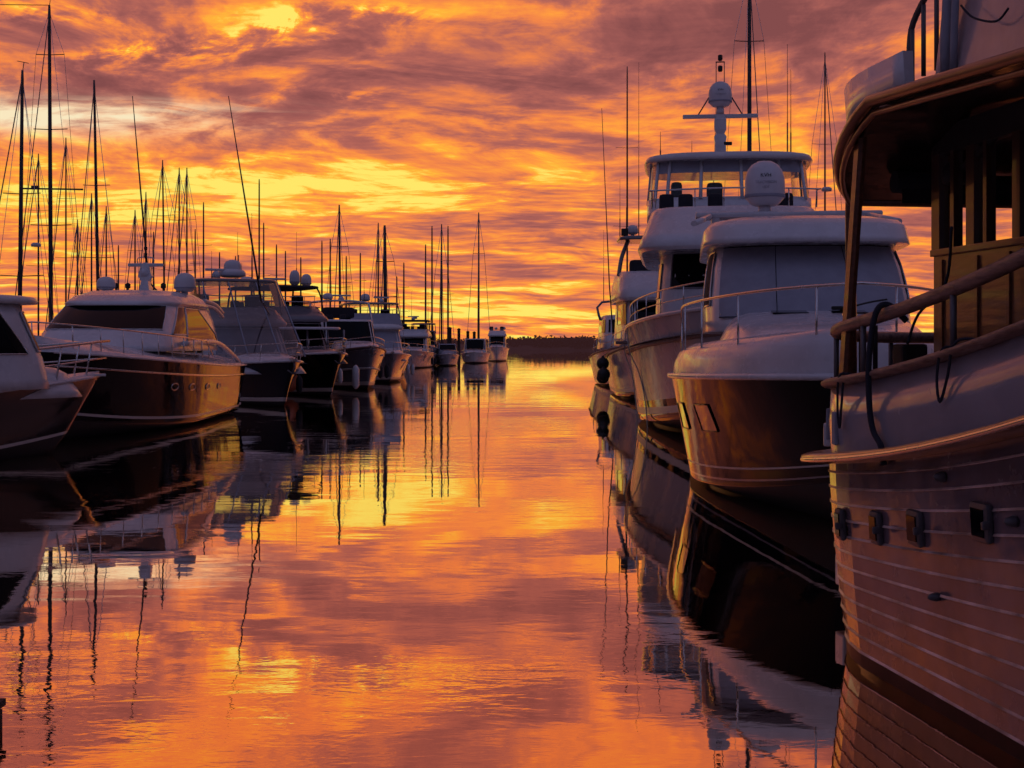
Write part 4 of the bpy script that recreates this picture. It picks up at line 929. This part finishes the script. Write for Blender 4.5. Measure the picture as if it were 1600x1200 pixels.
# ================= sailing boats: only their masts clear the row
def sailboat(px, ytop, D, label, lean=0, L=10.5, spread=(.45,.72), r0=.085, stays=True, name='sailing_boat', radar=None, head=False, heading=180):
    X = (px-800)*D/F; H_ = CAMH+(HZ-ytop)*D/F
    r = thing(name, label, 'sailboat', (X, D, 0), R(-heading), 'sailing boats moored behind the rows')
    Hh = Hull(L, L*.3, .95, 1.2, t0=.3, pw=1.7, q=.9, rake=L*.1, chine=.75, draft=.6, stern=.7)
    Hh.build(r, [sailboat.k % 3 and 'hull_w' or 'navy','bottom','boot'], nt=18, nu=5, bands=[(2,0,1)]); Hh.deck(r, 'whited', camber=.12)
    sailboat.k += 1
    h = House([(.95,-L*.22,L*.16,L*.09),(1.45,-L*.22,L*.10,L*.08)], 4, .1); h.build(r, 'white', 'cabin', capz=.06)
    for sd in 'rl': h.window(r, sd, -.7,.7,1.15,1.32,'glass','window')
    s_ = -1 if heading == 180 else 1
    top = Vector((s_*lean*D/F*1.0, 0, H_)); bm = BM()
    base = Vector((0,0,1.4)); rr = max(r0 if r0 > .085 else .06, D*.00068)
    tube(bm, [base, base.lerp(top, .5), base.lerp(top, .97), top], [rr, rr*.95, rr*.7, rr*.5], 8); m_ = obj('mast', bm, 'mast', r)
    for f in spread:
        p = base.lerp(top, f); w = L*.085*(1.15-f*.6); bm = BM(); tube(bm, [p+Vector((-w,-.1,.05)), p, p+Vector((w,-.1,.05))], rr*.22, 5); obj('spreader', bm, 'mast', m_)
    bm = BM(); tube(bm, [(0,-.1,2.2),(0,-L*.4,2.25)], .07, 8); b_ = obj('boom', bm, 'alu', r)
    bm = BM(); tube(bm, [(0,-.15,2.36),(0,-L*.2,2.38),(0,-L*.39,2.34)], [.17,.16,.07], 8); obj('sail_cover', bm, 'canvasd', b_)
    if stays:
        q = max(.012, D*.00016); t2 = base.lerp(top, .98)
        bm = BM(); tube(bm, [t2, (0,L*.47,1.2)], q*2.2, 5); obj('furled_headsail', bm, 'alu', r)
        bm = BM(); tube(bm, [t2, (0,-L*.47,1.0)], q, 4); obj('backstay', bm, 'steel', r)
        for sd in (1,-1):
            w = L*.085*(1.15-spread[-1]*.6); p = base.lerp(top, spread[-1])+Vector((sd*w,-.1,.05))
            bm = BM(); tube(bm, [t2, p, (sd*L*.14,-.1,1.0)], q, 4); obj('shroud', bm, 'steel', r)
    if radar:
        p = base.lerp(top, radar); bm = BM(); lathe(bm, [(.1,-.12),(.3,-.1),(.32,.05),(.2,.14)], p+Vector((0,.45,0)), 14); obj('radar', bm, 'dome', m_, smooth=True)
    if head:
        bm = BM(); tube(bm, [top+Vector((0,0,-.1)), top+Vector((0,-.2,.4))], .02, 4); tube(bm, [top+Vector((-.2,-.2,.35)), top+Vector((.3,-.2,.45))], .015, 4); obj('wind_vane', bm, 'mast', m_)
    return r
sailboat.k = 0
SB = [ # px, y of masthead, distance, label, options
 (80, 8, 72, 'sailboat with the tallest, thickest mast at far left, topped by a crossbar', dict(lean=-3, L=14, r0=.12, head=True, spread=(.38,.65,.86))),
 (30, 110, 61, 'sailboat whose dark leaning mast stands left of the tallest mast', dict(lean=5, L=12, r0=.10, head=True, spread=(.58,.3))),
 (155, 125, 79, 'sailboat with second tallest left mast, tilting, above the black cruiser', dict(lean=-8, L=13, r0=.11, spread=(.62,.36))),
 (103, 215, 96, 'sailboat with a thin mast between the two tallest left masts', dict(L=11)),
 (60, 240, 88, 'sailboat with radar on its mast, directly left of the tallest mast', dict(L=11, radar=.55)),
 (258, 250, 84, 'sailboat with the tallest mast over the black cruiser aft end', dict(lean=-4, L=11)),
 (280, 262, 100, 'sailboat with left one of the close mast pair over the curtained boat', dict(L=12)),
 (292, 262, 118, 'sailboat with right one of the close mast pair over the curtained boat', dict(L=12)),
 (318, 316, 92, 'sailboat with mast rising behind the big dome of the curtained boat', dict(L=9, stays=False)),
 (211, 328, 102, 'sailboat with short mast just left of the black cruiser radar mast', dict(L=9)),
 (121, 343, 120, 'sailboat with short mast left of the tilting mast', dict(L=9)),
 (143, 302, 112, 'sailboat with short mast closest beside the tilting mast', dict(L=9)),
 (166, 322, 130, 'sailboat with short mast immediately right of the tilting mast', dict(L=9)),
 (240, 362, 125, 'sailboat with lowest mast between radar mast and the next tall mast', dict(L=9, stays=False)),
 (185, 383, 118, 'sailboat with a very low mast over the middle of the black cruiser', dict(L=8, stays=False)),
 (305, 358, 140, 'sailboat with low thin mast right of the close mast pair', dict(L=9, stays=False)),
 (405, 280, 108, 'sailboat with thin tall mast at the right outrigger foot', dict(L=11, r0=.05, stays=False)),
 (412, 348, 124, 'sailboat with mast just right of the right outrigger foot', dict(L=9, stays=False)),
 (432, 382, 112, 'sailboat with low mast over the dark trawler top', dict(L=9, stays=False)),
 (446, 392, 138, 'sailboat with thinnest low mast over the dark trawler top', dict(L=9, r0=.05, stays=False)),
 (503, 376, 128, 'sailboat with low mast right of the twin domes', dict(L=9, stays=False)),
 (516, 373, 148, 'sailboat with mast just left of the tall mast behind the grey boat', dict(L=9, stays=False)),
 (532, 320, 112, 'sailboat with the tall mast rising behind the grey blunt-bowed boat', dict(lean=-2, L=11, r0=.1)),
 (541, 400, 160, 'sailboat with low mast right of the tall mast behind the grey boat', dict(L=9, stays=False)),
 (563, 395, 132, 'sailboat with low mast over the sport yacht dome', dict(L=9, stays=False)),
 (591, 348, 150, 'sailboat with tall slim mast left of the thick mast', dict(L=12, spread=(.3,.5))),
 (603, 352, 104, 'sailboat with the thick mast standing by the sport yacht bow', dict(L=11, r0=.15, lean=-2)),
 (631, 410, 158, 'sailboat with mast above the bow-on white motor yacht', dict(L=10, stays=False)),
 (665, 382, 172, 'sailboat with first mast of the distant cluster, at its left', dict(L=10, stays=False)),
 (675, 353, 190, 'sailboat with second mast of the distant cluster from the left', dict(L=12, stays=False)),
 (690, 350, 168, 'sailboat with third mast of the distant cluster, the tallest', dict(L=12, spread=(.3,.6))),
 (700, 353, 206, 'sailboat with last mast of the distant cluster, at its right', dict(L=12, stays=False)),
 (748, 332, 198, 'sailboat with the lone tall mast nearest the open channel', dict(L=13, r0=.12, spread=(.45,.7))),
 (228, 300, 136, 'sailboat with slim mast above the right arm of the radar mast', dict(L=9, r0=.05)),
 (343, 394, 128, 'sailboat with low mast seen over the curtained boat hardtop', dict(L=9, stays=False)),
 (368, 400, 146, 'sailboat with lowest mast over the curtained boat hardtop', dict(L=9, stays=False)),
 (470, 402, 150, 'sailboat with low mast just left of the twin domes', dict(L=9, stays=False)),
 (620, 432, 176, 'sailboat with shortest distant mast over the bow-on white yacht', dict(L=9, stays=False)),
 (980, 104, 92, 'sailboat with tall mast over the dark radar arch, right-hand row', dict(L=12, r0=.08, stays=False)),
 (1171, -60, 76, 'sailboat with very tall mast rising behind the tall yacht, out of the frame', dict(L=14, r0=.13, spread=(.52,.8))),
 (1289, 82, 84, 'sailboat with slim mast right of the tall yacht flybridge', dict(L=12, r0=.07, radar=.55, spread=(.7,))),
]
used = [(-12.2,26,6.5,3.5,38),(-10.85,39,7.8,2.4,0),(-11.2,56.5,7.5,2.5,28),(-11,67.5,7.8,2.6,28),(-9.3,76.4,6.6,2.3,20),(-8.8,89,7.4,2.4,15),(-9.5,136,7.2,2.1,0),(-8.5,151,6.8,1.9,0),(-6.5,148,4.2,1.5,0),(-4.4,168.5,5.2,1.9,0),(-2,188,7.2,1.8,0),(5.2,22.5,7.2,2.4,0),(6.3,40,10,3.2,6),(5.95,58.8,7.2,2.4,0),(6.4,76.5,6.8,2.3,0)]
def free(x, y, L):
    for ux, uy, hl, hw, an in used:
        ex = hw+hl*sin(R(an)); 
        if abs(x-ux) < ex+L*.15+.2 and abs(y-uy) < hl+L/2+.3: return False
    return True
for px, yt, D, lab, kw in sorted(SB, key=lambda q: q[2]):
    L = kw.get('L', 10.5); d = D
    for k in range(80):
        for s_ in (1, -1):
            d = D+s_*k*1.5
            if d > 58 and free((px-800)*d/F, d, L): break
        else: continue
        break
    used.append(((px-800)*d/F, d, L/2, L*.15, 0)); sailboat(px, yt, d, lab, **kw)
# masthead bar and line running off to the left on the tallest mast
tm = [o for o in bpy.data.objects if o.get('label', '').startswith('sailboat with the tallest, thickest')][0]
zt = CAMH+(HZ-8)*tm.location.y/F
bm = BM(); tube(bm, [(.1,0,zt),(4.5,0,zt+.05)], .02, 5); obj('masthead_line', bm, 'mast', tm)
bm = BM(); zz = CAMH+(HZ-296)*tm.location.y/F; tube(bm, [(-1.7,0,zz),(1.6,0,zz+.05)], .05, 6); o_ = obj('yard_arm', bm, 'mast', tm)
block(o_, (.85,0,zz+.1), (.4,.2,.2), 'mast', 'radar_reflector')
# ================= piles, docks
def pile(px, ytop, D, label, r=.17):
    X = (px-800)*D/F; zt = CAMH+(HZ-ytop)*D/F; bm = BM()
    lathe(bm, [(r*1.06,-1),(r,.0),(r*.97,zt*.5),(r*.93,zt-.12),(r*1.15,zt-.1),(r*1.15,zt-.03),(r*.3,zt+.1)], (0,0,0), 12)
    o = obj('mooring_pile', bm, 'plank', smooth=True); o.location = (X, D, 0); tag(o, label, 'pile', 'timber mooring piles near the end of the left-hand row')
pile(702, 512, 176.5, 'tallest, thickest timber mooring pile, left end of the distant four', .3)
pile(717, 514, 177, 'thin tall mooring pile, second from the left of the distant four', .2)
pile(731, 518, 177.5, 'shorter mooring pile, third from the left of the distant four', .2)
pile(741, 519, 178, 'shortest mooring pile, just left of the lone tall mast', .2)
def dock(name, label, x0, x1, y0, y1, z=.45, piles=()):
    r = thing(name, label, 'dock', ((x0+x1)/2, (y0+y1)/2, 0)); w, l = x1-x0, y1-y0
    bm = BM(); along = w > l; n = int((w if along else l)/.16)
    for k in range(n):
        if along: box(bm, (-w/2+(k+.5)*w/n, 0, z-.02), (w/n-.012, l, .04))
        else: box(bm, (0, -l/2+(k+.5)*l/n, z-.02), (w, l/n-.012, .04))
    obj('decking', bm, 'plank', r, fix=False)
    bm = BM(); box(bm, (0,0,z-.17), (w-.04, l-.04, .22)); obj('fascia', bm, 'plank', r)
    bm = BM(); box(bm, (0,0,.08), (w*.9, l*.94, .3)); obj('float', bm, 'bottom', r)
    for px_, py_ in piles: 
        bm = BM(); lathe(bm, [(.15,-1.2),(.15,1.9),(.17,1.92),(.05,2.1)], (px_,py_,0), 12); obj('dock_pile', bm, 'plank', r, smooth=True)
    return r
dk = dock('finger_dock', 'end of a dark timber finger dock at the bottom left corner', -6.6, -3.02, 7.7, 8.42, .18)
for y in (-.2,.2): block(dk, (1.67,y,.06), (.2,.12,.24), 'rubber', 'dock_bumper', bev=.05)
dock('floating_dock', 'long floating dock hidden behind the left-hand row of motor boats', -17.4, -15.8, 46, 150, .5, [(-1.0, y) for y in (-48,-30,-12,6,24,42)])
